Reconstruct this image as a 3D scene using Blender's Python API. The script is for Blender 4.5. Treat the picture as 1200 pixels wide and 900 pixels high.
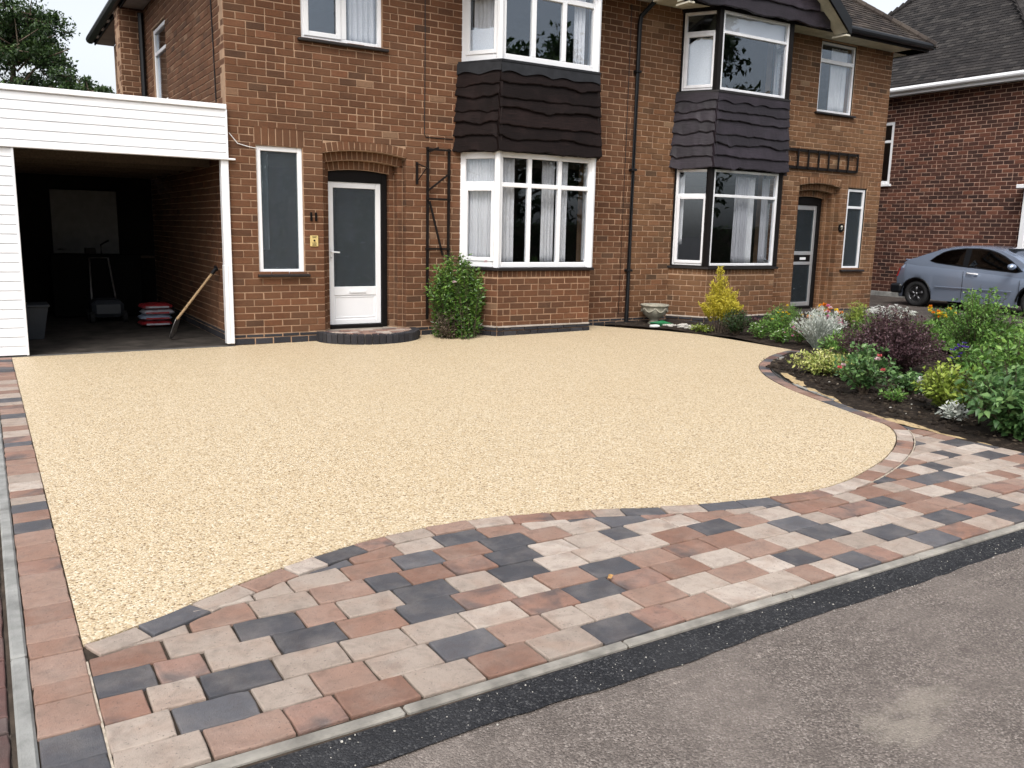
import bpy, bmesh, math, random
import numpy as np
from mathutils import Matrix, Vector

for o in list(bpy.data.objects):
    bpy.data.objects.remove(o, do_unlink=True)
SC = bpy.context.scene
COL = SC.collection
rad = math.radians
random.seed(7)

# ------------------------------------------------------------------ camera
CAM = Vector((-2.669, -11.007, 1.529))
YAW, PITCH, ROLL, FOC = 0.55613, 0.17894, -0.02228, 998.46
def cam_axes():
    c, s = math.cos, math.sin
    fwd = Vector((s(YAW)*c(PITCH), c(YAW)*c(PITCH), -s(PITCH)))
    right = Vector((c(YAW), -s(YAW), 0))
    down = fwd.cross(right)
    r = c(ROLL)*right + s(ROLL)*down
    d = -s(ROLL)*right + c(ROLL)*down
    return r, d, fwd
RX, DY, FW = cam_axes()
cd = bpy.data.cameras.new('camera')
cd.sensor_width = 36.0
cd.lens = 36.0*FOC/1200.0
cd.clip_start = 0.05
cd.clip_end = 2000
cam = bpy.data.objects.new('camera', cd)
COL.objects.link(cam)
m = Matrix((( RX.x, -DY.x, -FW.x, CAM.x), (RX.y, -DY.y, -FW.y, CAM.y), (RX.z, -DY.z, -FW.z, CAM.z), (0, 0, 0, 1)))
cam.matrix_world = m
SC.camera = cam
def pix(p):
    q = Vector(p)-CAM
    w = q.dot(FW)
    if w < 0.1: return None
    return 600+FOC*q.dot(RX)/w, 450+FOC*q.dot(DY)/w, w

# ------------------------------------------------------------------ light
SUN_EL, SUN_AZ = rad(52), rad(222)          # azimuth clockwise from +Y: light from front left
W = bpy.data.worlds.new('World')
SC.world = W
W.use_nodes = True
nt = W.node_tree
nt.nodes.clear()
sky = nt.nodes.new('ShaderNodeTexSky')
sky.sky_type = 'NISHITA'
sky.sun_disc = False
sky.sun_elevation = SUN_EL
sky.sun_rotation = SUN_AZ
sky.air_density = 1.0
sky.dust_density = 4.0
hs = nt.nodes.new('ShaderNodeHueSaturation')
hs.inputs['Saturation'].default_value = 0.28
bg = nt.nodes.new('ShaderNodeBackground')
bg.inputs['Strength'].default_value = 0.15
wo = nt.nodes.new('ShaderNodeOutputWorld')
nt.links.new(sky.outputs[0], hs.inputs['Color'])
nt.links.new(hs.outputs[0], bg.inputs['Color'])
nt.links.new(bg.outputs[0], wo.inputs['Surface'])
sl = bpy.data.lights.new('sun', 'SUN')
sl.energy = 1.1
sl.angle = rad(18)
sl.color = (1.0, 0.965, 0.91)
so = bpy.data.objects.new('sun', sl)
COL.objects.link(so)
dirv = Vector((math.sin(SUN_AZ)*math.cos(SUN_EL), math.cos(SUN_AZ)*math.cos(SUN_EL), math.sin(SUN_EL)))
so.rotation_euler = dirv.to_track_quat('Z', 'Y').to_euler()
so.location = (-8, -12, 14)
SC.view_settings.view_transform = 'Standard'
SC.view_settings.look = 'None'
SC.view_settings.gamma = 1.0
SC.view_settings.exposure = 0.85
try: SC.view_settings.use_curve_mapping = False
except Exception: pass
SC.render.engine = 'CYCLES'
SC.cycles.max_bounces = 8
SC.cycles.transparent_max_bounces = 16
SC.cycles.diffuse_bounces = 4
SC.cycles.glossy_bounces = 4
SC.cycles.caustics_reflective = False
SC.cycles.caustics_refractive = False

# ------------------------------------------------------------------ material helpers
MATS = {}
class NT:
    def __init__(s, name):
        s.m = bpy.data.materials.new(name); s.m.use_nodes = True
        s.t = s.m.node_tree; s.n = s.t.nodes; s.l = s.t.links
        s.n.clear()
        s.out = s.n.new('ShaderNodeOutputMaterial')
        MATS[name] = s.m
    def node(s, ty, **kw):
        n = s.n.new(ty)
        for k, v in kw.items(): setattr(n, k, v)
        return n
    def link(s, a, b): s.l.new(a, b)
    def val(s, sock, v):
        if hasattr(v, 'is_linked') or hasattr(v, 'links'): s.link(v, sock)
        else: sock.default_value = v
    def coords(s):
        return s.node('ShaderNodeNewGeometry').outputs['Position']
    def noise(s, vec, scale, detail=3, rough=0.6, dist=0.0):
        n = s.node('ShaderNodeTexNoise')
        s.link(vec, n.inputs['Vector'])
        n.inputs['Scale'].default_value = scale; n.inputs['Detail'].default_value = detail
        n.inputs['Roughness'].default_value = rough; n.inputs['Distortion'].default_value = dist
        return n.outputs[0]
    def voro(s, vec, scale, feat='F1', out='Distance'):
        n = s.node('ShaderNodeTexVoronoi'); n.feature = feat
        s.link(vec, n.inputs['Vector']); n.inputs['Scale'].default_value = scale
        return n.outputs[out]
    def ramp(s, fac, stops, interp='LINEAR'):
        n = s.node('ShaderNodeValToRGB'); n.color_ramp.interpolation = interp
        e = n.color_ramp.elements
        while len(e) < len(stops): e.new(0.5)
        for el, (p, c) in zip(e, stops):
            el.position = p; el.color = (*c, 1) if len(c) == 3 else c
        s.link(fac, n.inputs[0])
        return n.outputs[0]
    def g(s, fac, a, b):
        return s.ramp(fac, [(a, (0, 0, 0)), (b, (1, 1, 1))])
    def mix(s, fac, a, b, mode='MIX'):
        n = s.node('ShaderNodeMix'); n.data_type = 'RGBA'; n.blend_type = mode
        s.val(n.inputs[0], fac)
        for i, v in ((6, a), (7, b)):
            if isinstance(v, tuple): n.inputs[i].default_value = (*v, 1) if len(v) == 3 else v
            else: s.link(v, n.inputs[i])
        return n.outputs[2]
    def math(s, op, a, b=0.0, clamp=False):
        n = s.node('ShaderNodeMath'); n.operation = op; n.use_clamp = clamp
        s.val(n.inputs[0], a); s.val(n.inputs[1], b)
        return n.outputs[0]
    def attr(s, name):
        n = s.node('ShaderNodeAttribute'); n.attribute_name = name
        return n.outputs['Fac']
    def objrand(s):
        return s.node('ShaderNodeObjectInfo').outputs['Random']
    def tone(s):
        return s.math('FRACT', s.math('ADD', s.attr('tone'), s.objrand()))
    def bsdf(s, col, rough=0.6, spec=0.5, metal=0.0, height=None, bump=0.3, dist=0.01, coat=0.0):
        b = s.node('ShaderNodeBsdfPrincipled')
        if isinstance(col, tuple): b.inputs['Base Color'].default_value = (*col, 1)
        else: s.link(col, b.inputs['Base Color'])
        s.val(b.inputs['Roughness'], rough)
        b.inputs['Specular IOR Level'].default_value = spec
        b.inputs['Metallic'].default_value = metal
        b.inputs['Coat Weight'].default_value = coat
        if coat: b.inputs['Coat Roughness'].default_value = 0.05
        if height is not None:
            bp = s.node('ShaderNodeBump')
            bp.inputs['Strength'].default_value = bump; bp.inputs['Distance'].default_value = dist
            s.link(height, bp.inputs['Height']); s.link(bp.outputs[0], b.inputs['Normal'])
        s.link(b.outputs[0], s.out.inputs['Surface'])
        return b

def simple(name, col, rough=0.6, spec=0.5, metal=0.0, var=0.12, nscale=8.0, bump=0.15, bscale=60.0, coat=0.0):
    s = NT(name); P = s.coords()
    n = s.noise(P, nscale, 4)
    lo = tuple(c*(1-var) for c in col); hi = tuple(min(1, c*(1+var)) for c in col)
    c = s.ramp(n, [(0.3, lo), (0.7, hi)])
    s.bsdf(c, rough, spec, metal, s.noise(P, bscale, 3), bump, 0.004, coat)
    return s.m

def brick_mat(name, stops, stain=0.5, smear=(0.18, 0.10, 0.057), smear_amt=0.42):
    s = NT(name); P = s.coords()
    t = s.tone()
    col = s.ramp(t, stops)
    n1 = s.noise(P, 26, 5, 0.72, 0.4)
    col = s.mix(s.math('MULTIPLY', s.g(n1, 0.38, 0.70), 0.62), col, s.mix(0.55, col, (0.03, 0.02, 0.016)))
    n2 = s.noise(P, 1.1, 4, 0.6)
    col = s.mix(s.math('MULTIPLY', s.g(n2, 0.42, 0.72), smear_amt), col, smear)
    n3 = s.noise(P, 90, 2)
    col = s.mix(s.math('MULTIPLY', s.g(n3, 0.55, 0.75), 0.4), col, smear)
    n4 = s.noise(P, 0.45, 5, 0.65)
    col = s.mix(s.math('MULTIPLY', s.g(n4, 0.42, 0.75), 0.35), col, s.mix(0.5, col, (0.03, 0.018, 0.012)))
    h = s.math('ADD', s.noise(P, 120, 4, 0.7), s.math('MULTIPLY', s.noise(P, 28, 3), 1.5))
    s.bsdf(col, 0.9, 0.25, 0, h, 0.6, 0.004)
    return s.m

BR = [(0.0, (0.058, 0.030, 0.018)), (0.06, (0.088, 0.039, 0.020)), (0.35, (0.108, 0.045, 0.0215)), (0.65, (0.120, 0.050, 0.0235)),
      (0.90, (0.136, 0.057, 0.027)), (0.97, (0.165, 0.068, 0.034)), (1.0, (0.21, 0.125, 0.075))]
brick_mat('brick_brown', BR)
brick_mat('brick_tan', [(p, (c[0]*1.14+0.006, c[1]*1.2+0.005, c[2]*1.18+0.002)) for p, c in BR], smear=(0.235, 0.135, 0.07), smear_amt=0.45)
brick_mat('brick_dark_red', [(0, (0.026, 0.014, 0.013)), (0.4, (0.055, 0.022, 0.017)), (0.75, (0.085, 0.031, 0.021)), (0.93, (0.135, 0.050, 0.031)), (1, (0.19, 0.08, 0.05))], smear=(0.15, 0.065, 0.043), smear_amt=0.3)
brick_mat('brick_blue_black', [(0, (0.012, 0.013, 0.018)), (0.6, (0.019, 0.021, 0.028)), (1, (0.034, 0.036, 0.045))], smear=(0.12, 0.115, 0.11), smear_amt=0.12)
def mortar(name, col):
    s = NT(name); P = s.coords()
    n = s.noise(P, 6, 5); n2 = s.noise(P, 150, 3)
    c = s.ramp(n, [(0.3, tuple(x*0.72 for x in col)), (0.7, tuple(min(1, x*1.15) for x in col))])
    c = s.mix(s.math('MULTIPLY', s.g(n2, .4, .8), 0.3), c, tuple(x*0.5 for x in col))
    s.bsdf(c, 0.95, 0.2, 0, n2, 0.6, 0.004)
mortar('mortar_tan', (0.375, 0.245, 0.16))
mortar('mortar_pink', (0.50, 0.33, 0.25))
mortar('mortar_pale', (0.30, 0.26, 0.22))
mortar('mortar_dark', (0.10, 0.095, 0.09))

def upvc(name, col, rough=0.28):
    s = NT(name); P = s.coords()
    c = s.ramp(s.noise(P, 3, 4), [(0.3, tuple(x*0.95 for x in col)), (0.7, col)])
    s.bsdf(c, rough, 0.45)
upvc('white_plastic', (0.76, 0.765, 0.78))
upvc('white_cladding', (0.78, 0.785, 0.80), 0.35)
simple('grey_metal', (0.45, 0.45, 0.46), 0.35, 0.5, 0.6, 0.08)
simple('white_metal', (0.70, 0.70, 0.72), 0.35, 0.5, 0.1, 0.06)
simple('dark_wood', (0.005, 0.0038, 0.0038), 0.55, 0.15, 0, 0.3, 14)
simple('black_plastic', (0.005, 0.0058, 0.0075), 0.4, 0.3, 0, 0.15)
simple('black_iron', (0.008, 0.006, 0.0055), 0.6, 0.15, 0, 0.35, 30)
simple('dark_tile', (0.012, 0.009, 0.009), 0.4, 0.5, 0, 0.3, 20)
simple('lead', (0.014, 0.0145, 0.017), 0.5, 0.35, 0.1, 0.4, 9)
simple('soffit_grey', (0.42, 0.41, 0.39), 0.7, 0.3, 0, 0.15, 5)
simple('soffit_cream', (0.50, 0.47, 0.38), 0.7, 0.3, 0, 0.2, 5)
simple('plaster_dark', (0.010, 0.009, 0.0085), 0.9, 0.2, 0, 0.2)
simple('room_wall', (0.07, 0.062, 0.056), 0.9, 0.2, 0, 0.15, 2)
simple('white_paint', (0.70, 0.70, 0.69), 0.5, 0.4, 0, 0.1)
simple('steel', (0.35, 0.34, 0.33), 0.35, 0.5, 0.9, 0.3, 20)
simple('wood_shaft', (0.36, 0.25, 0.14), 0.6, 0.3, 0, 0.25, 30)
simple('brass', (0.60, 0.46, 0.19), 0.35, 0.5, 0.1, 0.08)
simple('black_paint', (0.003, 0.003, 0.0035), 0.6, 0.1)
simple('door_dimmed', (0.16, 0.16, 0.155), 0.6, 0.3)  # white back door, greyed so the garage gloom sits in its colour
simple('cabinet_black', (0.003, 0.003, 0.003), 0.8, 0.1)
simple('ivory_paint', (0.62, 0.58, 0.5), 0.5)
simple('grey_plastic', (0.03, 0.035, 0.043), 0.5)
simple('red_sack', (0.26, 0.02, 0.025), 0.35, 0.5, 0, 0.3, 14)
simple('white_sack', (0.36, 0.37, 0.41), 0.35, 0.5, 0, 0.2, 14)
simple('blue_sack', (0.22, 0.27, 0.36), 0.35, 0.5, 0, 0.2, 14)
simple('green_plastic', (0.02, 0.16, 0.06), 0.4)
simple('rubber', (0.012, 0.012, 0.013), 0.8, 0.3)
simple('alloy', (0.18, 0.18, 0.19), 0.3, 0.5, 0.9, 0.05)
simple('alloy_dark', (0.02, 0.02, 0.022), 0.35, 0.5, 0.3)
simple('red_lamp', (0.35, 0.02, 0.02), 0.15, 0.6, 0, 0.05)
simple('dry_leaf', (0.34, 0.19, 0.07), 0.7, 0.3, 0, 0.4, 120)
simple('stick', (0.07, 0.052, 0.038), 0.8, 0.2, 0, 0.3, 40)
simple('bark', (0.09, 0.07, 0.05), 0.9, 0.2, 0, 0.4, 12, 0.6, 30)
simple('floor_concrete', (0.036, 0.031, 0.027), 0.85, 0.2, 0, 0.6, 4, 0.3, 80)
# cladding boards: sawn dark-stained timber, browner on the left house, glare painted in as purple on the right
def board_mat(name, a, b_, c_, rough, spec):
    s = NT(name); P = s.coords()
    mp = s.node('ShaderNodeMapping'); mp.inputs['Scale'].default_value = (1.5, 1.5, 26); s.link(P, mp.inputs['Vector'])
    gr = s.noise(mp.outputs[0], 3.0, 5, 0.65, 0.6)
    c = s.ramp(gr, [(0.25, a), (0.55, b_), (0.8, c_)])
    c = s.mix(s.math('MULTIPLY', s.tone(), 0.85), c, a)
    blot = s.noise(P, 3.5, 4, 0.6)
    c = s.mix(s.math('MULTIPLY', s.g(blot, 0.5, 0.75), 0.4), c, c_)
    s.bsdf(c, s.math('ADD', s.math('MULTIPLY', gr, 0.35), rough), spec, 0, gr, 0.7, 0.008)
board_mat('waney_board', (0.0045, 0.0024, 0.0022), (0.0115, 0.0062, 0.0056), (0.027, 0.0155, 0.0145), 0.48, 0.14)
board_mat('waney_glare', (0.009, 0.0065, 0.009), (0.021, 0.015, 0.0215), (0.050, 0.039, 0.053), 0.34, 0.34)
# glass
def glass(name, rough=0.0, tint=(1, 1, 1), ior=1.55, body=0.0, bcol=(0.03, 0.035, 0.04), bscale=0):
    s = NT(name)
    lwt = s.node('ShaderNodeLayerWeight'); lwt.inputs['Blend'].default_value = 0.5
    fr = s.node('ShaderNodeMath'); fr.operation = 'MULTIPLY_ADD'
    f0 = ((ior-1)/(ior+1))**2*1.3
    s.link(s.math('POWER', lwt.outputs['Facing'], 5.0), fr.inputs[0]); fr.inputs[1].default_value = 1-f0; fr.inputs[2].default_value = f0
    gl = s.node('ShaderNodeBsdfGlossy'); gl.inputs['Roughness'].default_value = rough; gl.inputs['Color'].default_value = (0.80, 0.89, 1.0, 1)
    tr = s.node('ShaderNodeBsdfTransparent'); tr.inputs['Color'].default_value = (*tint, 1)
    base = tr.outputs[0]
    if body > 0:
        df = s.node('ShaderNodeBsdfDiffuse'); df.inputs['Color'].default_value = (*bcol, 1)
        mx = s.node('ShaderNodeMixShader'); mx.inputs[0].default_value = body
        s.link(tr.outputs[0], mx.inputs[1]); s.link(df.outputs[0], mx.inputs[2]); base = mx.outputs[0]
    P = s.coords()
    bp = s.node('ShaderNodeBump')
    bp.inputs['Strength'].default_value = 1.0 if bscale else 0.05
    bp.inputs['Distance'].default_value = 0.016 if bscale else 0.003
    h = s.noise(P, bscale or 1.7, 3, 0.6, 1.0 if bscale else 0)
    s.link(h, bp.inputs['Height']); s.link(bp.outputs[0], gl.inputs['Normal'])
    m2 = s.node('ShaderNodeMixShader')
    s.link(fr.outputs[0], m2.inputs[0]); s.link(base, m2.inputs[1]); s.link(gl.outputs[0], m2.inputs[2])
    s.link(m2.outputs[0], s.out.inputs['Surface'])
glass('clear_glass', 0.0, (0.96, 0.97, 0.98), 1.68)
glass('frosted_glass', 0.05, (0.72, 0.80, 0.82), 1.5, 0.36, (0.007, 0.010, 0.011), 42)
glass('car_glass', 0.0, (0.25, 0.27, 0.28), 1.6)
# curtain fabric
def fabric(name, col, transl=0.35):
    s = NT(name); P = s.coords()
    n = s.noise(P, 60, 3)
    c = s.ramp(n, [(0.3, tuple(x*0.85 for x in col)), (0.7, col)])
    d = s.node('ShaderNodeBsdfDiffuse'); s.link(c, d.inputs[0])
    t = s.node('ShaderNodeBsdfTranslucent'); s.link(c, t.inputs[0])
    mx = s.node('ShaderNodeMixShader'); mx.inputs[0].default_value = transl
    s.link(d.outputs[0], mx.inputs[1]); s.link(t.outputs[0], mx.inputs[2]); s.link(mx.outputs[0], s.out.inputs['Surface'])
fabric('curtain_white', (0.90, 0.90, 0.92))
fabric('curtain_grey', (0.60, 0.60, 0.64))
fabric('blind_white', (0.93, 0.94, 0.96), 0.3)
# leaves
def leaf(name, stops, transl=0.3, rough=0.45, spec=0.4):
    s = NT(name); P = s.coords()
    c = s.ramp(s.attr('tone'), stops)
    n = s.noise(P, 5, 3)
    c = s.mix(s.math('MULTIPLY', s.g(n, .35, .75), 0.35), c, s.mix(0.5, c, (0.012, 0.02, 0.006)))
    b = s.node('ShaderNodeBsdfPrincipled'); s.link(c, b.inputs['Base Color'])
    b.inputs['Roughness'].default_value = rough; b.inputs['Specular IOR Level'].default_value = spec
    t = s.node('ShaderNodeBsdfTranslucent'); s.link(c, t.inputs[0])
    mx = s.node('ShaderNodeMixShader'); mx.inputs[0].default_value = transl
    s.link(b.outputs[0], mx.inputs[1]); s.link(t.outputs[0], mx.inputs[2]); s.link(mx.outputs[0], s.out.inputs['Surface'])
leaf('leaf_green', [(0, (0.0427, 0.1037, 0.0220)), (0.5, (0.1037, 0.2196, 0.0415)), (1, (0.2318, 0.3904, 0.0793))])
leaf('leaf_glossy', [(0, (0.0244, 0.0610, 0.0146)), (0.5, (0.0732, 0.1586, 0.0268)), (0.9, (0.1952, 0.3294, 0.0610)), (1, (0.3050, 0.4392, 0.1098))], 0.25, 0.3, 0.5)
leaf('leaf_dark', [(0, (0.008, 0.02, 0.006)), (0.6, (0.025, 0.055, 0.015)), (1, (0.06, 0.11, 0.03))], 0.2)
leaf('leaf_lime', [(0, (0.1098, 0.1586, 0.0244)), (0.5, (0.2440, 0.3294, 0.0488)), (1, (0.4148, 0.4880, 0.0976))])
leaf('leaf_gold', [(0, (0.26, 0.23, 0.02)), (0.4, (0.50, 0.44, 0.035)), (1, (0.72, 0.62, 0.10))], 0.35)
leaf('leaf_silver', [(0, (0.30, 0.34, 0.29)), (0.5, (0.55, 0.58, 0.53)), (1, (0.76, 0.78, 0.74))], 0.2, 0.7)
leaf('leaf_purple', [(0, (0.0220, 0.0110, 0.0146)), (0.55, (0.0671, 0.0305, 0.0390)), (0.9, (0.1525, 0.0854, 0.0952)), (1, (0.2074, 0.1830, 0.0976))], 0.2, 0.45)
leaf('leaf_variegated', [(0, (0.1220, 0.1952, 0.0488)), (0.4, (0.3660, 0.4270, 0.0976)), (0.7, (0.6710, 0.6710, 0.2440)), (1, (0.8500, 0.8500, 0.5124))])
leaf('leaf_blue', [(0, (0.0366, 0.0854, 0.0305)), (0.5, (0.0915, 0.1891, 0.0610)), (1, (0.2196, 0.3538, 0.1220))], 0.25, 0.38)
leaf('leaf_brown', [(0, (0.05, 0.035, 0.025)), (0.6, (0.12, 0.09, 0.06)), (1, (0.25, 0.21, 0.17))], 0.2, 0.8)
leaf('tree_leaf', [(0, (0.012, 0.028, 0.010)), (0.6, (0.035, 0.07, 0.020)), (1, (0.09, 0.15, 0.04))], 0.3)
for nm, c in (('orange', (0.85, 0.28, 0.02)), ('yellow', (0.85, 0.62, 0.04)), ('pink', (0.72, 0.20, 0.38)), ('rose', (0.72, 0.16, 0.17)), ('pale_pink', (0.80, 0.60, 0.64)),
              ('white', (0.85, 0.85, 0.82)), ('red', (0.70, 0.03, 0.02)), ('violet', (0.10, 0.04, 0.35))):
    leaf('petal_'+nm, [(0, tuple(x*0.75 for x in c)), (1, c)], 0.3, 0.6, 0.2)
# soil
s = NT('soil'); P = s.coords()
n = s.noise(P, 14, 6, 0.7); n2 = s.noise(P, 1.3, 3)
c = s.ramp(n, [(0.3, (0.010, 0.007, 0.0055)), (0.55, (0.032, 0.023, 0.017)), (0.68, (0.11, 0.085, 0.062))])
s.bsdf(c, 0.95, 0.2, 0, s.noise(P, 45, 5, 0.75), 1.0, 0.03)
s = NT('sand'); P = s.coords()
n = s.noise(P, 60, 5, 0.7)
sn = s.noise(P, 11, 6, 0.75)
s.bsdf(s.mix(s.g(sn, 0.54, 0.62), s.ramp(n, [(0.3, (0.30, 0.21, 0.11)), (0.7, (0.50, 0.39, 0.23))]), (0.035, 0.025, 0.018)), 0.95, 0.2, 0, n, 0.8, 0.01)
s = NT('lawn'); P = s.coords()
n = s.noise(P, 20, 5, 0.7)
s.bsdf(s.ramp(n, [(0.3, (0.05, 0.11, 0.02)), (0.7, (0.16, 0.28, 0.06))]), 0.9, 0.2, 0, n, 0.8, 0.02)
# resin-bound gravel
s = NT('resin_gravel'); P = s.coords()
v = s.node('ShaderNodeTexVoronoi'); v.feature = 'F1'; s.link(P, v.inputs['Vector']); v.inputs['Scale'].default_value = 115
cr = s.node('ShaderNodeSeparateColor'); s.link(v.outputs['Color'], cr.inputs[0])
c = s.ramp(cr.outputs[0], [(0, (0.10, 0.062, 0.03)), (0.14, (0.25, 0.165, 0.085)), (0.28, (0.46, 0.35, 0.21)), (0.6, (0.56, 0.445, 0.285)), (0.82, (0.64, 0.54, 0.38)), (1, (0.75, 0.69, 0.57))])
edge = s.voro(P, 115, 'DISTANCE_TO_EDGE')
c = s.mix(s.math('MULTIPLY', s.g(edge, 0.20, 0.02), 0.0), c, c)
gap = s.ramp(edge, [(0.0, (1, 1, 1)), (0.09, (0, 0, 0))])
c = s.mix(s.math('MULTIPLY', gap, 0.6), c, (0.21, 0.145, 0.08))
spk = s.noise(P, 48, 2, 0.5)
c = s.mix(s.math('MULTIPLY', s.g(spk, 0.48, 0.66), 0.26), c, (0.28, 0.195, 0.105))
c = s.mix(s.math('MULTIPLY', s.g(spk, 0.46, 0.30), 0.26), c, (0.66, 0.56, 0.40))
big = s.noise(P, 0.55, 4, 0.55)
c = s.mix(s.math('MULTIPLY', s.g(big, 0.35, 0.7), 0.14), c, (0.42, 0.30, 0.165))
mid = s.noise(P, 9, 4, 0.6)
c = s.mix(s.math('MULTIPLY', s.g(mid, 0.45, 0.75), 0.12), c, (0.32, 0.23, 0.13))
s.bsdf(c, 0.55, 0.4, 0, s.math('SUBTRACT', 1.0, v.outputs['Distance']), 0.55, 0.004)
# tarmac
def tarmac(name, base, light, chips, scale, patch, bump=0.8, stains=False):
    s = NT(name); P = s.coords()
    v = s.node('ShaderNodeTexVoronoi'); v.feature = 'F1'; s.link(P, v.inputs['Vector']); v.inputs['Scale'].default_value = scale
    cr = s.node('ShaderNodeSeparateColor'); s.link(v.outputs['Color'], cr.inputs[0])
    c = s.ramp(cr.outputs[0], [(0, tuple(x*0.5 for x in base)), (0.5, base), (0.82, light), (1, chips)])
    fine = s.noise(P, scale*0.6, 4, 0.7)
    c = s.mix(s.math('MULTIPLY', s.g(fine, 0.4, 0.65), 0.5), c, tuple(x*0.45 for x in base))
    big = s.noise(P, 1.6, 5, 0.62, 0.4)
    c = s.mix(s.math('MULTIPLY', s.g(big, 0.42, 0.72), 0.55), c, patch)
    med = s.noise(P, 7, 4, 0.6)
    c = s.mix(s.math('MULTIPLY', s.g(med, 0.42, 0.72), 0.5), c, tuple(x*0.6 for x in base))
    if stains:
        wob = s.noise(P, 4.2, 6, 0.72, 0.8)
        for (sx, sy, rx, ry, colr, amt) in ((-0.10, -9.50, .22, .10, (0.32, 0.285, 0.235), .42), (-0.25, -9.57, .16, .08, (0.31, 0.275, 0.23), .4), (0.31, -8.99, .035, .016, (0.07, 0.055, 0.05), .65), (0.33, -9.11, .05, .014, (0.08, 0.065, 0.06), .5), (0.43, -9.35, .045, .024, (0.09, 0.072, 0.066), .6), (0.06, -9.07, .03, .014, (0.09, 0.075, 0.07), .5)):
            sp = s.node('ShaderNodeSeparateXYZ'); s.link(P, sp.inputs[0])
            dx = s.math('DIVIDE', s.math('SUBTRACT', sp.outputs[0], sx), rx); dy = s.math('DIVIDE', s.math('SUBTRACT', sp.outputs[1], sy), ry)
            d2 = s.math('SQRT', s.math('ADD', s.math('MULTIPLY', dx, dx), s.math('MULTIPLY', dy, dy)))
            d2 = s.math('ADD', d2, s.math('MULTIPLY', s.math('SUBTRACT', wob, 0.5), 3.2 if rx > .1 else 1.1))
            c = s.mix(s.math('MULTIPLY', s.ramp(d2, [(0.35, (1, 1, 1)), (1.0, (0, 0, 0))]), amt), c, colr)
    h = s.math('ADD', s.math('SUBTRACT', 1.0, v.outputs['Distance']), s.math('MULTIPLY', fine, 0.8))
    s.bsdf(c, 0.8, 0.22, 0, h, bump, 0.006)
tarmac('road_tarmac', (0.165, 0.139, 0.124), (0.225, 0.193, 0.172), (0.34, 0.30, 0.27), 160, (0.24, 0.205, 0.182), stains=True)
tarmac('new_tarmac', (0.018, 0.019, 0.023), (0.032, 0.033, 0.038), (0.12, 0.12, 0.12), 150, (0.05, 0.05, 0.053))
tarmac('drive_tarmac', (0.06, 0.050, 0.045), (0.09, 0.076, 0.068), (0.15, 0.13, 0.12), 120, (0.14, 0.115, 0.10))
# pavers: three base tones picked per object, plus burnt two-tone blends
def paver(name, stops, alt, altamt):
    s = NT(name); P = s.coords(); t = s.objrand()
    c = s.ramp(t, stops)
    off = s.node('ShaderNodeVectorMath'); off.operation = 'ADD'; s.link(P, off.inputs[0])
    cv = s.node('ShaderNodeCombineXYZ'); s.link(s.math('MULTIPLY', t, 40), cv.inputs[0]); s.link(s.math('MULTIPLY', t, 17), cv.inputs[1])
    s.link(cv.outputs[0], off.inputs[1])
    n = s.noise(off.outputs[0], 5.5, 3, 0.5, 0.5)
    c = s.mix(s.math('MULTIPLY', s.g(n, 0.48, 0.66), altamt), c, alt)
    n2 = s.noise(P, 24, 5, 0.7)
    c = s.mix(s.math('MULTIPLY', s.g(n2, 0.35, 0.75), 0.28), c, s.mix(0.5, c, (0.05, 0.04, 0.035)))
    n3 = s.noise(P, 5, 5, 0.65)
    c = s.mix(s.math('MULTIPLY', s.g(n3, 0.45, 0.75), 0.22), c, (0.40, 0.35, 0.31))
    n5 = s.noise(P, 11, 5, 0.7, 0.6)
    c = s.mix(s.math('MULTIPLY', s.g(n5, 0.46, 0.66), 0.5), c, s.mix(0.55, c, (0.06, 0.045, 0.04)))
    pit = s.noise(P, 95, 2, 0.5)
    c = s.mix(s.math('MULTIPLY', s.g(pit, 0.64, 0.72), 0.55), c, (0.07, 0.055, 0.05))
    h = s.math('ADD', s.math('MULTIPLY', s.noise(P, 26, 5, 0.7), 2.0), s.noise(P, 260, 3))
    s.bsdf(c, 0.72, 0.4, 0, h, 0.5, 0.006)
paver('paver_buff', [(0, (0.30, 0.243, 0.202)), (0.5, (0.40, 0.333, 0.282)), (1, (0.48, 0.413, 0.36))], (0.31, 0.215, 0.165), 0.5)
paver('paver_charcoal', [(0, (0.048, 0.049, 0.057)), (0.6, (0.070, 0.071, 0.081)), (1, (0.096, 0.096, 0.107))], (0.085, 0.080, 0.088), 0.5)
paver('paver_terracotta', [(0, (0.20, 0.108, 0.077)), (0.5, (0.255, 0.148, 0.108)), (1, (0.29, 0.19, 0.148))], (0.24, 0.165, 0.13), 0.5)
paver('paver_burnt', [(0, (0.24, 0.13, 0.092)), (1, (0.28, 0.17, 0.135))], (0.075, 0.066, 0.068), 0.8)
paver('paver_plum', [(0, (0.085, 0.042, 0.038)), (0.5, (0.13, 0.064, 0.055)), (1, (0.12, 0.09, 0.085))], (0.075, 0.055, 0.05), 0.5)
simple('edging_concrete', (0.23, 0.23, 0.22), 0.85, 0.3, 0, 0.4, 6, 0.5, 130)
simple('kerb_concrete', (0.235, 0.22, 0.195), 0.85, 0.3, 0, 0.5, 5, 0.5, 130)
simple('joint_pale', (0.42, 0.36, 0.29), 0.95, 0.2, 0, 0.4, 30)
simple('jointing_sand', (0.05, 0.038, 0.029), 0.95, 0.2, 0, 0.5, 9, 0.6, 150)
simple('dark_joint', (0.075, 0.06, 0.052), 0.95, 0.2, 0, 0.5, 20, 0.6, 150)
simple('bowl_stone', (0.27, 0.255, 0.205), 0.9, 0.3, 0, 0.35, 16, 0.6, 90)
simple('pebble_white', (0.42, 0.40, 0.36), 0.8, 0.3, 0, 0.2, 30)
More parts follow.
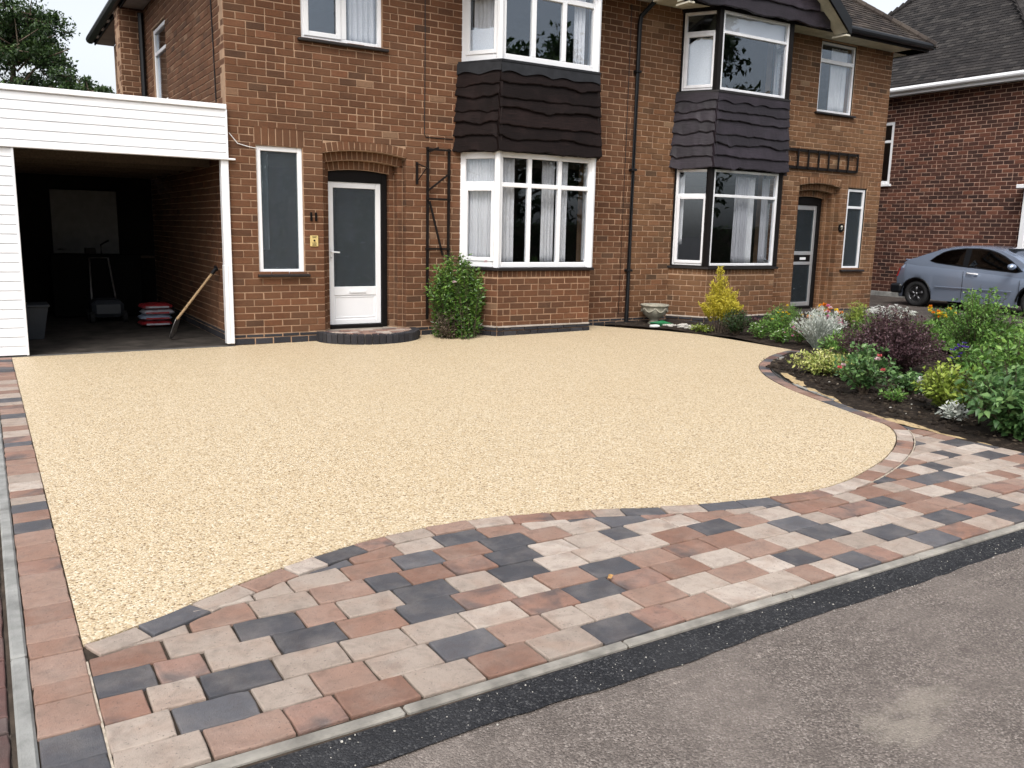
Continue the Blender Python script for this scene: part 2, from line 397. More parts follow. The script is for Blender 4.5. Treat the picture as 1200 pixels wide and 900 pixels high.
# roof tiles
def tiles(name, stops, moss):
    s = NT(name); P = s.coords()
    c = s.ramp(s.tone(), stops)
    n = s.noise(P, 2.2, 5, 0.65)
    c = s.mix(s.math('MULTIPLY', s.g(n, 0.45, 0.7), 0.5), c, moss)
    s.bsdf(c, 0.9, 0.25, 0, s.noise(P, 70, 4), 0.5, 0.006)
tiles('tile_brown', [(0, (0.018, 0.0145, 0.0135)), (0.6, (0.034, 0.027, 0.024)), (1, (0.066, 0.053, 0.045))], (0.062, 0.052, 0.04))
tiles('tile_grey', [(0, (0.014, 0.013, 0.0135)), (0.6, (0.024, 0.0215, 0.0215)), (1, (0.045, 0.041, 0.039))], (0.032, 0.028, 0.026))
# car paint
s = NT('car_paint'); P = s.coords()
fl = s.voro(P, 900, out='Distance')
c = s.ramp(fl, [(0, (0.235, 0.29, 0.40)), (1, (0.29, 0.35, 0.46))])
s.bsdf(c, 0.25, 0.5, 0.55, None, coat=1.0)
s = NT('car_paint_silver'); s.bsdf((0.45, 0.47, 0.5), 0.3, 0.5, 0.5, None, coat=0.8)

# ------------------------------------------------------------------ geometry helpers
WLOC = {}
def attach(o, parent):
    if parent is None: return
    o.parent = parent
    o.matrix_parent_inverse = Matrix.Translation(-WLOC.get(parent.name, Vector((0, 0, 0))))
def tag(o, label, cat=None, group=None, kind=None):
    if label: o['label'] = label
    if cat: o['category'] = cat
    if group: o['group'] = group
    if kind: o['kind'] = kind
    return o
def thing(name, label, cat, loc, group=None):
    o = bpy.data.objects.new(name, None); COL.objects.link(o)
    o.empty_display_size = 0.2
    o.location = loc; WLOC[o.name] = Vector(loc)
    return tag(o, label, cat, group)
def mesh_obj(name, me, mat, parent=None):
    o = bpy.data.objects.new(name, me); COL.objects.link(o)
    if mat and len(me.materials) == 0: me.materials.append(MATS[mat])
    attach(o, parent)
    return o
def fast_mesh(name, V, F, tone=None, smooth=False, recalc=True):
    me = bpy.data.meshes.new(name)
    me.from_pydata(V if isinstance(V, list) else V.tolist(), [], F if isinstance(F, list) else F.tolist())
    if recalc:
        bm = bmesh.new(); bm.from_mesh(me); bmesh.ops.recalc_face_normals(bm, faces=bm.faces); bm.to_mesh(me); bm.free()
    if tone is not None:
        a = me.attributes.new('tone', 'FLOAT', 'FACE'); a.data.foreach_set('value', np.asarray(tone, dtype=np.float32))
    if smooth:
        me.polygons.foreach_set('use_smooth', [True]*len(me.polygons))
    return me
class MB:
    def __init__(s, xf=None):
        s.v = []; s.f = []; s.t = []; s.xf = xf
    def add(s, vs, fs, tone=0.0):
        b = len(s.v)
        if s.xf is not None: vs = [tuple(s.xf @ Vector(p)) for p in vs]
        s.v += [tuple(p) for p in vs]; s.f += [tuple(b+i for i in q) for q in fs]; s.t += [tone]*len(fs)
        return s
    def box(s, x0, x1, y0, y1, z0, z1, c=0.0, tone=0.0):
        if x0 > x1: x0, x1 = x1, x0
        if y0 > y1: y0, y1 = y1, y0
        if z0 > z1: z0, z1 = z1, z0
        if c <= 0:
            return s.add([(x0, y0, z0), (x1, y0, z0), (x1, y1, z0), (x0, y1, z0), (x0, y0, z1), (x1, y0, z1), (x1, y1, z1), (x0, y1, z1)],
                         [(0, 3, 2, 1), (4, 5, 6, 7), (0, 1, 5, 4), (1, 2, 6, 5), (2, 3, 7, 6), (3, 0, 4, 7)], tone)
        c = min(c, (x1-x0)*0.4, (y1-y0)*0.4, (z1-z0)*0.4)
        lo = (x0, y0, z0); hi = (x1, y1, z1); V = []; idx = {}
        for sx in (0, 1):
            for sy in (0, 1):
                for sz in (0, 1):
                    sg = (sx, sy, sz)
                    for k in range(3):
                        p = []
                        for a in range(3):
                            e = hi[a] if sg[a] else lo[a]
                            if a != k: e += -c if sg[a] else c
                            p.append(e)
                        idx[(sg, k)] = len(V); V.append(tuple(p))
        F = []
        for k in range(3):
            a, b = [i for i in range(3) if i != k]
            for e in (0, 1):
                q = []
                for ea, eb in ((0, 0), (1, 0), (1, 1), (0, 1)):
                    sg = [0, 0, 0]; sg[k] = e; sg[a] = ea; sg[b] = eb
                    q.append(idx[(tuple(sg), k)])
                F.append(tuple(q))
            for ea in (0, 1):
                for eb in (0, 1):
                    s0 = [0, 0, 0]; s1 = [0, 0, 0]; s0[a] = s1[a] = ea; s0[b] = s1[b] = eb; s1[k] = 1
                    F.append((idx[(tuple(s0), a)], idx[(tuple(s1), a)], idx[(tuple(s1), b)], idx[(tuple(s0), b)]))
        for sx in (0, 1):
            for sy in (0, 1):
                for sz in (0, 1):
                    F.append(tuple(idx[((sx, sy, sz), k)] for k in range(3)))
        return s.add(V, F, tone)
    def tube(s, pts, r, n=8, tone=0.0, cap=True):
        pts = [Vector(p) for p in pts]; rings = []; V = []
        for i, p in enumerate(pts):
            d = (pts[min(i+1, len(pts)-1)]-pts[max(i-1, 0)])
            if d.length < 1e-9: d = Vector((0, 0, 1))
            d.normalize()
            a = d.cross(Vector((0, 0, 1)));
            if a.length < 1e-3: a = d.cross(Vector((1, 0, 0)))
            a.normalize(); b = d.cross(a)
            rr = r[i] if isinstance(r, (list, tuple)) else r
            rings.append(len(V))
            for k in range(n):
                t = 2*math.pi*k/n
                V.append(tuple(p+a*rr*math.cos(t)+b*rr*math.sin(t)))
        F = []
        for i in range(len(pts)-1):
            for k in range(n):
                F.append((rings[i]+k, rings[i]+(k+1) % n, rings[i+1]+(k+1) % n, rings[i+1]+k))
        if cap:
            F.append(tuple(range(n))); F.append(tuple(rings[-1]+k for k in range(n)))
        return s.add(V, F, tone)
    def lathe(s, prof, n=20, centre=(0, 0, 0), cap=True):
        V = []; F = []
        for r, z in prof:
            for k in range(n):
                t = 2*math.pi*k/n; V.append((centre[0]+r*math.cos(t), centre[1]+r*math.sin(t), centre[2]+z))
        for i in range(len(prof)-1):
            for k in range(n): F.append((i*n+k, i*n+(k+1) % n, (i+1)*n+(k+1) % n, (i+1)*n+k))
        if cap: F.append(tuple(range(n))); F.append(tuple((len(prof)-1)*n+k for k in range(n)))
        return s.add(V, F)
    def prism(s, poly, z0, z1, tone=0.0):
        n = len(poly)
        V = [(x, y, z0) for x, y in poly]+[(x, y, z1) for x, y in poly]
        F = [tuple(range(n-1, -1, -1)), tuple(range(n, 2*n))]+[(i, (i+1) % n, n+(i+1) % n, n+i) for i in range(n)]
        return s.add(V, F, tone)
    def build(s, name, mat, parent=None, smooth=False, recalc=True):
        me = fast_mesh(name, s.v, s.f, s.t if any(s.t) else None, smooth, recalc)
        return mesh_obj(name, me, mat, parent)
def frame_at(P0, th):
    return Matrix.Translation(Vector(P0)) @ Matrix.Rotation(th, 4, 'Z')

def g(x, y):
    return 0.010*max(0.0, min(x, 14.0)-1.0)*min(1.0, max(0.0, (y+8)/6))
def catmull(P, n=8):
    out = []
    P = [Vector(p) for p in P]
    for i in range(len(P)-1):
        p0 = P[max(i-1, 0)]; p1 = P[i]; p2 = P[i+1]; p3 = P[min(i+2, len(P)-1)]
        for k in range(n):
            t = k/n
            out.append(0.5*((2*p1)+(p2-p0)*t+(2*p0-5*p1+4*p2-p3)*t*t+(3*p1-p0-3*p2+p3)*t**3))
    out.append(P[-1])
    return out
def resample(P, d):
    out = [P[0]]; acc = 0
    for a, b in zip(P[:-1], P[1:]):
        L = (b-a).length; t = d-acc
        while t <= L:
            out.append(a+(b-a)*(t/L)); t += d
        acc = L-(t-d)
    return out
def offset(P, d):
    out = []
    for i in range(len(P)):
        t = (P[min(i+1, len(P)-1)]-P[max(i-1, 0)]).normalized()
        out.append(P[i]+Vector((t.y, -t.x))*d)
    return out
from mathutils.geometry import delaunay_2d_cdt
def fill(poly, step, zf):
    poly = [Vector((p[0], p[1])) for p in poly]
    n = len(poly)
    xs = [p.x for p in poly]; ys = [p.y for p in poly]
    pts = list(poly)
    x = min(xs)+step*0.5
    while x < max(xs):
        y = min(ys)+step*0.5
        while y < max(ys):
            pts.append(Vector((x+random.uniform(-.2, .2)*step, y+random.uniform(-.2, .2)*step))); y += step
        x += step
    v, e, f, *_ = delaunay_2d_cdt(pts, [], [list(range(n))], 1, 1e-5)
    V = [(p.x, p.y, zf(p.x, p.y)) for p in v]
    return V, [tuple(q) for q in f]
def sheet(name, poly, step, zf, mat, skirt=0.0):
    V, F = fill(poly, step, zf)
    if skirt:
        n = len(poly); b = len(V)
        for p in poly: V.append((p[0], p[1], zf(p[0], p[1])))
        for p in poly: V.append((p[0], p[1], zf(p[0], p[1])-skirt))
        F += [(b+i, b+(i+1) % n, b+n+(i+1) % n, b+n+i) for i in range(n)]
    me = fast_mesh(name, V, F, None, False, False)
    for p in me.polygons:
        pass
    bm = bmesh.new(); bm.from_mesh(me)
    for fc in bm.faces:
        fc.normal_update()
        if fc.normal.z < -0.5: fc.normal_flip()
    bm.to_mesh(me); bm.free()
    o = mesh_obj(name, me, mat)
    o['kind'] = 'structure'
    return o

# ------------------------------------------------------------------ ground, road, driveway
sheet('ground', [(-400, -400), (400, -400), (400, 600), (-400, 600)], 400, lambda x, y: -0.10, 'drive_tarmac')
def rz(x, y): return -0.016+0.006*math.sin(x*0.7)*math.sin(y*0.9+1)
sheet('road', [(-30, -19), (60, -19), (60, -8.74), (-30, -8.74)], 0.6, rz, 'road_tarmac')
edge = []
random.seed(11)
k = 0
for i in range(170):
    x = 9.0-i*0.09
    edge.append((x, -8.892+0.016*math.sin(x*1.3)+0.009*math.sin(x*4.3+1)+random.uniform(-.006, .006)))
strip = [(-6.2, -8.7235), (9.0, -8.7235)]+edge
sheet('tarmac_strip', strip, 0.22, lambda x, y: rz(x, y)+0.007, 'new_tarmac')
# driveway outline
EDGE = [(-2.457, -7.73), (-2.18, -7.63), (-1.96, -7.52), (-1.66, -7.385), (-1.23, -7.25), (-0.87, -7.20), (-0.51, -7.21), (-0.20, -7.27), (0.10, -7.36), (0.40, -7.47),
        (0.80, -7.60), (1.32, -7.70), (1.70, -7.71), (2.10, -7.63), (2.61, -7.46), (3.03, -7.26), (3.38, -7.03), (3.60, -6.80), (3.68, -6.58), (3.80, -6.25),
        (3.97, -5.78), (4.17, -5.28), (4.45, -4.78), (4.72, -4.42), (5.02, -4.12), (5.40, -3.85), (5.90, -3.58), (6.42, -3.42)]
CURVE = catmull([Vector(p) for p in EDGE], 8)
drive = [(p.x, p.y) for p in CURVE]+[(6.42, -2.9), (6.41, -2.27), (6.38, -1.67), (6.2, -1.15), (5.95, -0.72), (5.62, -0.10), (5.0, 0.02), (2.5, 0.02), (0.03, 0.02), (-2.457, 0.02)]
sheet('driveway', drive, 0.30, lambda x, y: g(x, y), 'resin_gravel', 0.04)
# paving bed under the block border and the apron
BED_EDGE = [(3.75, -8.66), (3.75, -7.2), (3.76, -6.85)]
ring_out = offset(CURVE, 0.135)
bed_poly = [(-2.70, -8.735), (3.76, -8.735), (3.76, -6.95)]+[(p.x+0.02, p.y-0.01) for p in ring_out if p.y > -6.9]+[(6.42, -3.30), (6.42, -3.25)]
back = [(p.x, p.y) for p in reversed(CURVE)]
bed_poly = bed_poly+[(x-0.03, y+0.02) for x, y in back if y > -7.0]+[(x, y+0.03) for x, y in back if y <= -7.0]+[(-2.48, 0.02), (-2.70, 0.02)]
paving = sheet('paving', bed_poly, 0.35, lambda x, y: g(x, y)-0.011, 'jointing_sand')

random.seed(5)
def paver_obj(poly, mat, parent, z=0.0, c=0.0055, h=0.05, rough=0.0016, name='paver', zf=None):
    """a rumbled block: outline resampled and jittered, soft arris"""
    P = [Vector((p[0], p[1])) for p in poly]
    ar = sum(a.x*b.y-b.x*a.y for a, b in zip(P, P[1:]+P[:1]))/2
    if ar < 0: P.reverse(); ar = -ar
    if ar < 0.0008: return None
    ctr = sum(P, Vector((0, 0)))/len(P)
    out = []
    for a, b in zip(P, P[1:]+P[:1]):
        L = (b-a).length; n = max(1, int(L/0.055))
        for k in range(n):
            q = a+(b-a)*(k/n)
            if k == 0:
                q = q+(ctr-q).normalized()*0.0025
            out.append(q+Vector((random.gauss(0, rough), random.gauss(0, rough))))
    n = len(out)
    tl = (random.gauss(0, .008), random.gauss(0, .008)); dz = random.gauss(0, .0018)
    def zz(q): return z+(zf(q.x, q.y) if zf else 0)+dz+tl[0]*(q.x-ctr.x)+tl[1]*(q.y-ctr.y)
    V = []; F = []
    ins = [q+(ctr-q).normalized()*c for q in out]
    mid = [q+(ctr-q).normalized()*c*0.3 for q in out]
    for q in ins: V.append((q.x, q.y, zz(q)))
    for q in mid: V.append((q.x, q.y, zz(q)-c*0.4))
    for q in out: V.append((q.x, q.y, zz(q)-c*1.1))
    for q in out: V.append((q.x, q.y, zz(q)-h))
    F.append(tuple(range(n)))
    for r in range(3):
        for i in range(n):
            j = (i+1) % n
            F.append((r*n+j, r*n+i, (r+1)*n+i, (r+1)*n+j))
    me = fast_mesh(name, V, F, None, False, False)
    # keep geometry local to the block
    o = mesh_obj(name, me, mat, parent)
    return o
PMIX = ['paver_buff']*37+['paver_charcoal']*26+['paver_terracotta']*25+['paver_burnt']*12
def pick(prev=None):
    for _ in range(6):
        c = random.choice(PMIX)
        if c != prev or random.random() < 0.35: return c
    return c
# left border: blocks across the strip
y = 0.0; prev = None
while y > -8.62:
    w = random.choice([0.125, 0.17, 0.17, 0.17, 0.21, 0.21])
    y1 = y-w
    if y1 < -8.62: y1 = -8.66
    far = -y < 4.6
    mt = random.choice(['paver_buff', 'paver_charcoal', 'paver_burnt', 'paver_terracotta', 'paver_buff']) if far else random.choice(['paver_terracotta', 'paver_buff', 'paver_terracotta', 'paver_burnt', 'paver_charcoal', 'paver_terracotta'])
    prev = mt
    paver_obj([(-2.632, y1+.003), (-2.460, y1+.003), (-2.460, y-.003), (-2.632, y-.003)], mt, paving, 0.002)
    y = y1
# curved border ring following the gravel edge
ringc = resample(CURVE, 0.01)
ring_in = offset(ringc, 0.004); ring_ot = offset(ringc, 0.128)
i = 0; prev = None
RN = len(ringc)
while i < RN-6:
    onbed = ringc[i].y > -6.75
    w = random.choice([17, 20, 24, 24]) if not onbed else random.choice([20, 22, 24])
    j = min(i+w, RN-1)
    if RN-1-j < 8: j = RN-1
    if onbed: mt = random.choice(['paver_plum', 'paver_plum', 'paver_plum', 'paver_terracotta', 'paver_charcoal', 'paver_burnt'])
    else: mt = pick(prev)
    prev = mt
    ks = list(range(i, j+1, 4));
    if ks[-1] != j: ks.append(j)
    wout = offset(ringc, 0.16) if False else ring_ot
    pi = [ring_in[k] for k in ks]; po = [wout[k] for k in ks]
    poly = [(p.x, p.y) for p in pi]+[(p.x, p.y) for p in reversed(po)]
    c0 = Vector((sum(p[0] for p in poly)/len(poly), sum(p[1] for p in poly)/len(poly)))
    poly = [tuple(Vector(p)+(c0-Vector(p)).normalized()*0.003) for p in poly]
    paver_obj(poly, mt, paving, 0.003, zf=g)
    i = j
# field rows on the apron
ROT = [(p.x, p.y) for p in offset(ringc, 0.134)]
def ring_y(x):
    best = None
    for (xa, ya), (xb, yb) in zip(ROT[:-1], ROT[1:]):
        if (xa <= x < xb):
            yy = ya+(yb-ya)*(x-xa)/max(1e-6, xb-xa)
            if ya < -6.6: best = yy if best is None else min(best, yy)
    if best is None:
        best = ROT[0][1] if x < ROT[0][0] else -6.9
    return best
random.seed(23)
PITCHR = 0.1675
prevrow = []
for r in range(12):
    y0 = -8.662+r*PITCHR; y1 = y0+PITCHR
    x = -2.456-random.choice([0, 0.06, 0.11]) if r else -2.456
    row = []
    prev = None
    while x < 3.745:
        w = random.choice([0.168, 0.252, 0.252])
        if prevrow:
            for e in prevrow:
                if abs(x+w-e) < 0.03: w += 0.05 if w < 0.22 else -0.05
        xa, xb = max(x, -2.456), min(x+w, 3.745)
        mt = pick(prev); prev = mt
        if xb-xa > 0.03:
            top = []
            m = 6
            for k in range(m+1):
                xx = xb-(xb-xa)*k/m
                top.append((xx, min(y1, ring_y(xx))))
            if max(t[1] for t in top)-y0 > 0.02:
                gp = 0.0032
                poly = [(xa+gp, y0+gp), (xb-gp, y0+gp)]
                clean = []
                for (tx, ty) in top:
                    ty = max(ty-gp, y0+gp+0.001)
                    tx = min(max(tx, xa+gp), xb-gp)
                    clean.append((tx, ty))
                if all(abs(c[1]-(y1-gp)) < 1e-6 for c in clean): clean = [clean[0], clean[-1]]
                paver_obj(poly+clean, mt, paving, 0.002)
        x += w; row.append(x)
    prevrow = row
# pale mortar line between the curved border and the apron
ml = [p for p in offset(ringc, 0.131) if p.y < -6.95]
MV = []; MF = []
mo_ = [p for p in offset(ringc, 0.138) if p.y < -6.95]
ml = ml[:len(mo_)]; mo_ = mo_[:len(ml)]
i0 = int(len(ml)*0.72)
for p, q in zip(ml[i0::3], mo_[i0::3]): MV += [(p.x, p.y, 0.0035), (q.x, q.y, 0.0035), (p.x, p.y, -0.02), (q.x, q.y, -0.02)]
for i in range(len(MV)//4-1): b = i*4; MF += [(b, b+4, b+5, b+1), (b+1, b+5, b+7, b+3), (b, b+2, b+6, b+4)]
MB().add(MV, MF).build('mortar_joint', 'joint_pale', paving)
MB().box(-2.4615, -2.4545, -8.66, -7.87, -0.03, -0.0015).build('mortar_joint', 'joint_pale', paving)
# concrete edgings
edging = sheet('edging', [(-2.692, -8.735), (-2.628, -8.735), (-2.628, 0.02), (-2.692, 0.02)], 1.0, lambda x, y: -0.045, 'dark_joint')
y = -8.735
for L in (0.10, 0.905, 0.91, 0.91, 0.91, 0.91, 0.91, 0.91, 0.91, 0.91, 0.44):
    MB().box(-2.687, -2.635, y+.003, y+L-.003, -0.12, 0.006+random.uniform(-.002, .002), 0.008).build('edging_stone', 'edging_concrete', edging)
    y += L
kerb = sheet('kerb', [(-2.70, -8.725), (8.0, -8.725), (8.0, -8.672), (-2.70, -8.672)], 1.0, lambda x, y: -0.05, 'dark_joint')
x = -2.69
for L in (0.17, 0.905)+(0.912,)*11:
    MB().box(x+.003, x+L-.003, -8.7215, -8.6745, -0.12, 0.004+random.uniform(-.002, .002), 0.007).build('kerb_stone', 'kerb_concrete', kerb)
    x += L
# next-door drive: dark red block paving beyond the edging
npave = sheet('neighbour_paving', [(-6, -8.735), (-2.694, -8.735), (-2.694, 0.0), (-6, 0.0)], 1.5, lambda x, y: -0.020, 'dark_joint')
random.seed(3)
y = -8.73
while y < -4.6:
    w = random.choice([0.10, 0.205, 0.205])
    for xx in (-2.70, -2.915):
        paver_obj([(xx-.205, y+.004), (xx-.004, y+.004), (xx-.004, y+w-.004), (xx-.205, y+w-.004)], 'paver_plum', npave, -0.004, name='paver')
    y += w
# planting beds, lawn and the shared drive beyond
random.seed(9)
def soilz(x, y):
    d = min(1.0, max(0, (x-3.8)*1.5))
    return g(x, y)-0.02+0.035*d+0.02*math.sin(x*5.1)*math.sin(y*4.3)+0.012*math.sin(x*13+1)*math.sin(y*11)
po = [(p.x, p.y) for p in offset(CURVE, 0.132) if p.y > -6.95]
soil_poly = [(3.765, -8.73), (9.2, -8.73), (9.2, -4.6), (11.0, -4.6), (11.2, -1.4), (10.2, -0.02), (5.75, -0.02), (6.05, -0.70), (6.30, -1.17), (6.46, -1.67), (6.48, -2.3), (6.48, -3.25), (6.44, -3.46)]
soil_poly = soil_poly+list(reversed([q for q in po if q[0] < 6.4]))+[(3.765, -6.9)]
soil = sheet('soil_bed', soil_poly, 0.16, soilz, 'soil')
# spilt sand along the back of the block edge: an uneven, broken ribbon
random.seed(19)
ctr_ = [Vector((3.775, -8.6)), Vector((3.775, -7.4)), Vector((3.78, -6.98))]+[p for p in offset(CURVE, 0.15) if -6.75 < p.y < -4.75]
ctr_ = resample(catmull(ctr_, 6), 0.05)
far_ = offset(ctr_, 1.0)
ow = []
for i, (p, q) in enumerate(zip(ctr_, far_)):
    w = 0.055+0.025*math.sin(i*0.21)+0.016*math.sin(i*0.57+1)+random.uniform(-.008, .008)
    if p.y > -5.3: w += 0.10*math.exp(-((p.y+5.0)/.2)**2)
    n_ = (q-p).normalized(); n_ = n_ if n_.x > 0 else -n_
    ow.append(p+n_*max(0.015, w))
sand_poly = [(p.x, p.y) for p in ctr_]+[(p.x, p.y) for p in reversed(ow)]
sheet('sand', sand_poly, 0.07, lambda x, y: max(soilz(x, y), g(x, y)-0.02)+0.005+0.004*math.sin(x*31)*math.sin(y*27), 'sand')
# concrete strip behind the curved border
cs = [p for p in offset(ringc, 0.138) if p.y > -5.9]; ce = [p for p in offset(ringc, 0.185) if p.y > -5.9]
cs = [p for p in cs if p.x < 6.4]; ce = [p for p in ce if p.x < 6.4]
nn = min(len(cs), len(ce))//1
step = 30
for i in range(0, nn-5, step):
    j = min(i+step, nn-1)
    a = [(p.x, p.y) for p in cs[i:j-1:4]]+[(cs[j-1].x, cs[j-1].y)]; b = [(p.x, p.y) for p in ce[i:j-1:4]]+[(ce[j-1].x, ce[j-1].y)]
    paver_obj(a+b[::-1], 'edging_concrete', paving, 0.008, h=0.08, zf=g, name='edging_stone')
lawn = sheet('lawn', [(7.6, -5.4), (9.2, -5.6), (12.0, -5.2), (12.0, -2.2), (9.8, -2.6), (8.5, -3.4)], 0.4, lambda x, y: soilz(x, y)+0.02+0.015, 'lawn')
shared = sheet('shared_drive', [(9.25, -8.73), (30, -8.73), (30, 12), (12.76, 12), (12.76, -0.02), (10.25, -0.02), (11.25, -1.4), (11.05, -4.65), (9.25, -4.65)], 1.0, lambda x, y: g(x, y)-0.006, 'drive_tarmac')

# ------------------------------------------------------------------ brickwork
CO = 0.0885; BL = 0.236; MJ = 0.012
BRICK_MESH = {}
def brick_geo(L, H, ch=0.004, D=0.05):
    """front-chamfered brick, local: x along wall, -y outward, centred; face at y=0"""
    a, b = L/2, H/2; c = ch
    V = [(-a+c, 0, -b+c), (a-c, 0, -b+c), (a-c, 0, b-c), (-a+c, 0, b-c), (-a, c, -b), (a, c, -b), (a, c, b), (-a, c, b), (-a, D, -b), (a, D, -b), (a, D, b), (-a, D, b)]
    F = [(0, 1, 2, 3)]
    for r in (0, 4):
        for i in range(4):
            j = (i+1) % 4; F.append((r+i, r+4+i, r+4+j, r+j))
    return V, F
def brick_mesh(L, H, mat):
    key = (round(L, 2), round(H, 2), mat)
    if key not in BRICK_MESH:
        V, F = brick_geo(round(L, 2) if L > 0.2 else L, H)
        me = fast_mesh('brick', V, F, None, False, False); me.materials.append(MATS[mat])
        BRICK_MESH[key] = me
    return BRICK_MESH[key]
class Bricks:
    """collects the bricks of one building: list of (pos, theta, L, H, roll)"""
    def __init__(s): s.items = []
    def panel(s, P0, th, L, z0, z1, openings=(), shift=0.0, both=True, bond=0):
        """openings: (u0,u1,za,zb). Courses of stretchers."""
        u = Vector((math.cos(th), math.sin(th), 0)); n = Vector((math.sin(th), -math.cos(th), 0))
        k = 0; z = z0
        while z < z1-0.02:
            h = min(CO, z1-z)
            iv = [(0.0, L)]
            for (a, b, za, zb) in openings:
                if z+h*0.5 > za and z+h*0.5 < zb:
                    nv = []
                    for (p, q) in iv:
                        if b <= p or a >= q: nv.append((p, q)); continue
                        if a-p > 0.02: nv.append((p, a))
                        if q-b > 0.02: nv.append((b, q))
                    iv = nv
            kk = round((z-0.14)/CO)
            off = shift+(0.5*BL if kk % 2 else 0.0)
            for (p, q) in iv:
                cuts = [p]
                x = off+math.floor((p-off)/BL)*BL+BL
                while x < q-1e-4:
                    if x-cuts[-1] > 0.045 and q-x > 0.045: cuts.append(x+random.uniform(-.006, .006))
                    x += BL
                cuts.append(q)
                for a, b in zip(cuts[:-1], cuts[1:]):
                    if b-a > 0.2 and random.random() < 0.05:
                        m = (a+b)/2; segs = [(a, m), (m, b)]
                    else: segs = [(a, b)]
                    for a2, b2 in segs:
                        Lb = b2-a2-MJ
                        if Lb < 0.02: continue
                        pr = random.gauss(0, 0.0011)
                        c = Vector(P0)+u*((a2+b2)/2)+Vector((0, 0, z+h/2-P0[2]*0+random.gauss(0, .0014)))+n*pr
                        s.items.append((c, th, Lb+random.uniform(-.004, .002), h-MJ+random.uniform(-.004, .0025), random.gauss(0, 0.006)))
            z += CO; k += 1
    def soldier(s, P0, th, u0, u1, z0, z1, pitch=0.085, proud=0.0):
        u = Vector((math.cos(th), math.sin(th), 0)); n = Vector((math.sin(th), -math.cos(th), 0))
        nb = max(1, round((u1-u0)/pitch)); w = (u1-u0)/nb
        for i in range(nb):
            c = Vector(P0)+u*(u0+w*(i+0.5))+Vector((0, 0, (z0+z1)/2))+n*(proud+random.gauss(0, .001))
            s.items.append((c, th, w-MJ, z1-z0-MJ, random.gauss(0, 0.006)))
    def single(s, c, th, L, H, roll=0.0): s.items.append((Vector(c), th, L, H, roll))
    def build(s, wall, mat, limit=300):
        def score(it):
            p = pix(it[0])
            if p is None or not (-5 < p[0] < 1205 and -5 < p[1] < 905): return -1
            n = Vector((math.sin(it[1]), -math.cos(it[1]), 0)); d = (CAM-it[0]).normalized()
            return it[2]*it[3]*max(0, n.dot(d))/p[2]**2
        s.items.sort(key=score, reverse=True)
        for it in s.items[:limit]:
            me = brick_mesh(it[2], it[3], mat)
            o = bpy.data.objects.new('brick', me); COL.objects.link(o)
            o.matrix_basis = Matrix.Translation(it[0]) @ Matrix.Rotation(it[1], 4, 'Z') @ Matrix.Rotation(it[4], 4, 'Y')
            attach(o, wall)
        rest = s.items[limit:]
        if rest:
            V = []; F = []; T = []
            for it in rest:
                v, f = brick_geo(it[2], it[3])
                M = Matrix.Translation(it[0]) @ Matrix.Rotation(it[1], 4, 'Z') @ Matrix.Rotation(it[4], 4, 'Y')
                b = len(V); V += [tuple(M @ Vector(p)) for p in v]; F += [tuple(b+i for i in q) for q in f]; T += [random.random()]*len(f)
            o = mesh_obj('brickwork', fast_mesh('brickwork', V, F, T, False, False), mat, wall)
            o['kind'] = 'stuff'
def wall_mesh(mb, P0, th, L, z0, z1, openings=(), thick=0.22, back=0.007):
    """mortar-coloured wall slab with rectangular openings, its face `back` behind the brick faces"""
    us = sorted({0.0, L, *[v for o in openings for v in (max(0, o[0]), min(L, o[1]))]})
    zs = sorted({z0, z1, *[v for o in openings for v in (max(z0, o[2]), min(z1, o[3]))]})
    xf = frame_at(P0, th)
    old = mb.xf; mb.xf = xf
    def hole(a, b): return any(o[0] < a < o[1] and o[2] < b < o[3] for o in openings)
    y0, y1 = back, back+thick
    solid = {}
    for i in range(len(us)-1):
        for j in range(len(zs)-1):
            solid[(i, j)] = not hole((us[i]+us[i+1])/2, (zs[j]+zs[j+1])/2)
    for (i, j), sd in solid.items():
        if not sd: continue
        a, b, c, d = us[i], us[i+1], zs[j], zs[j+1]
        mb.add([(a, y0, c), (b, y0, c), (b, y0, d), (a, y0, d)], [(0, 1, 2, 3)])
        mb.add([(a, y1, c), (b, y1, c), (b, y1, d), (a, y1, d)], [(3, 2, 1, 0)])
        if not solid.get((i-1, j)): mb.add([(a, y0, c), (a, y0, d), (a, y1, d), (a, y1, c)], [(0, 1, 2, 3)])
        if not solid.get((i+1, j)): mb.add([(b, y0, c), (b, y1, c), (b, y1, d), (b, y0, d)], [(0, 1, 2, 3)])
        if not solid.get((i, j-1)): mb.add([(a, y0, c), (a, y1, c), (b, y1, c), (b, y0, c)], [(0, 1, 2, 3)])
        if not solid.get((i, j+1)): mb.add([(a, y0, d), (b, y0, d), (b, y1, d), (a, y1, d)], [(0, 1, 2, 3)])
    mb.xf = old
    return mb
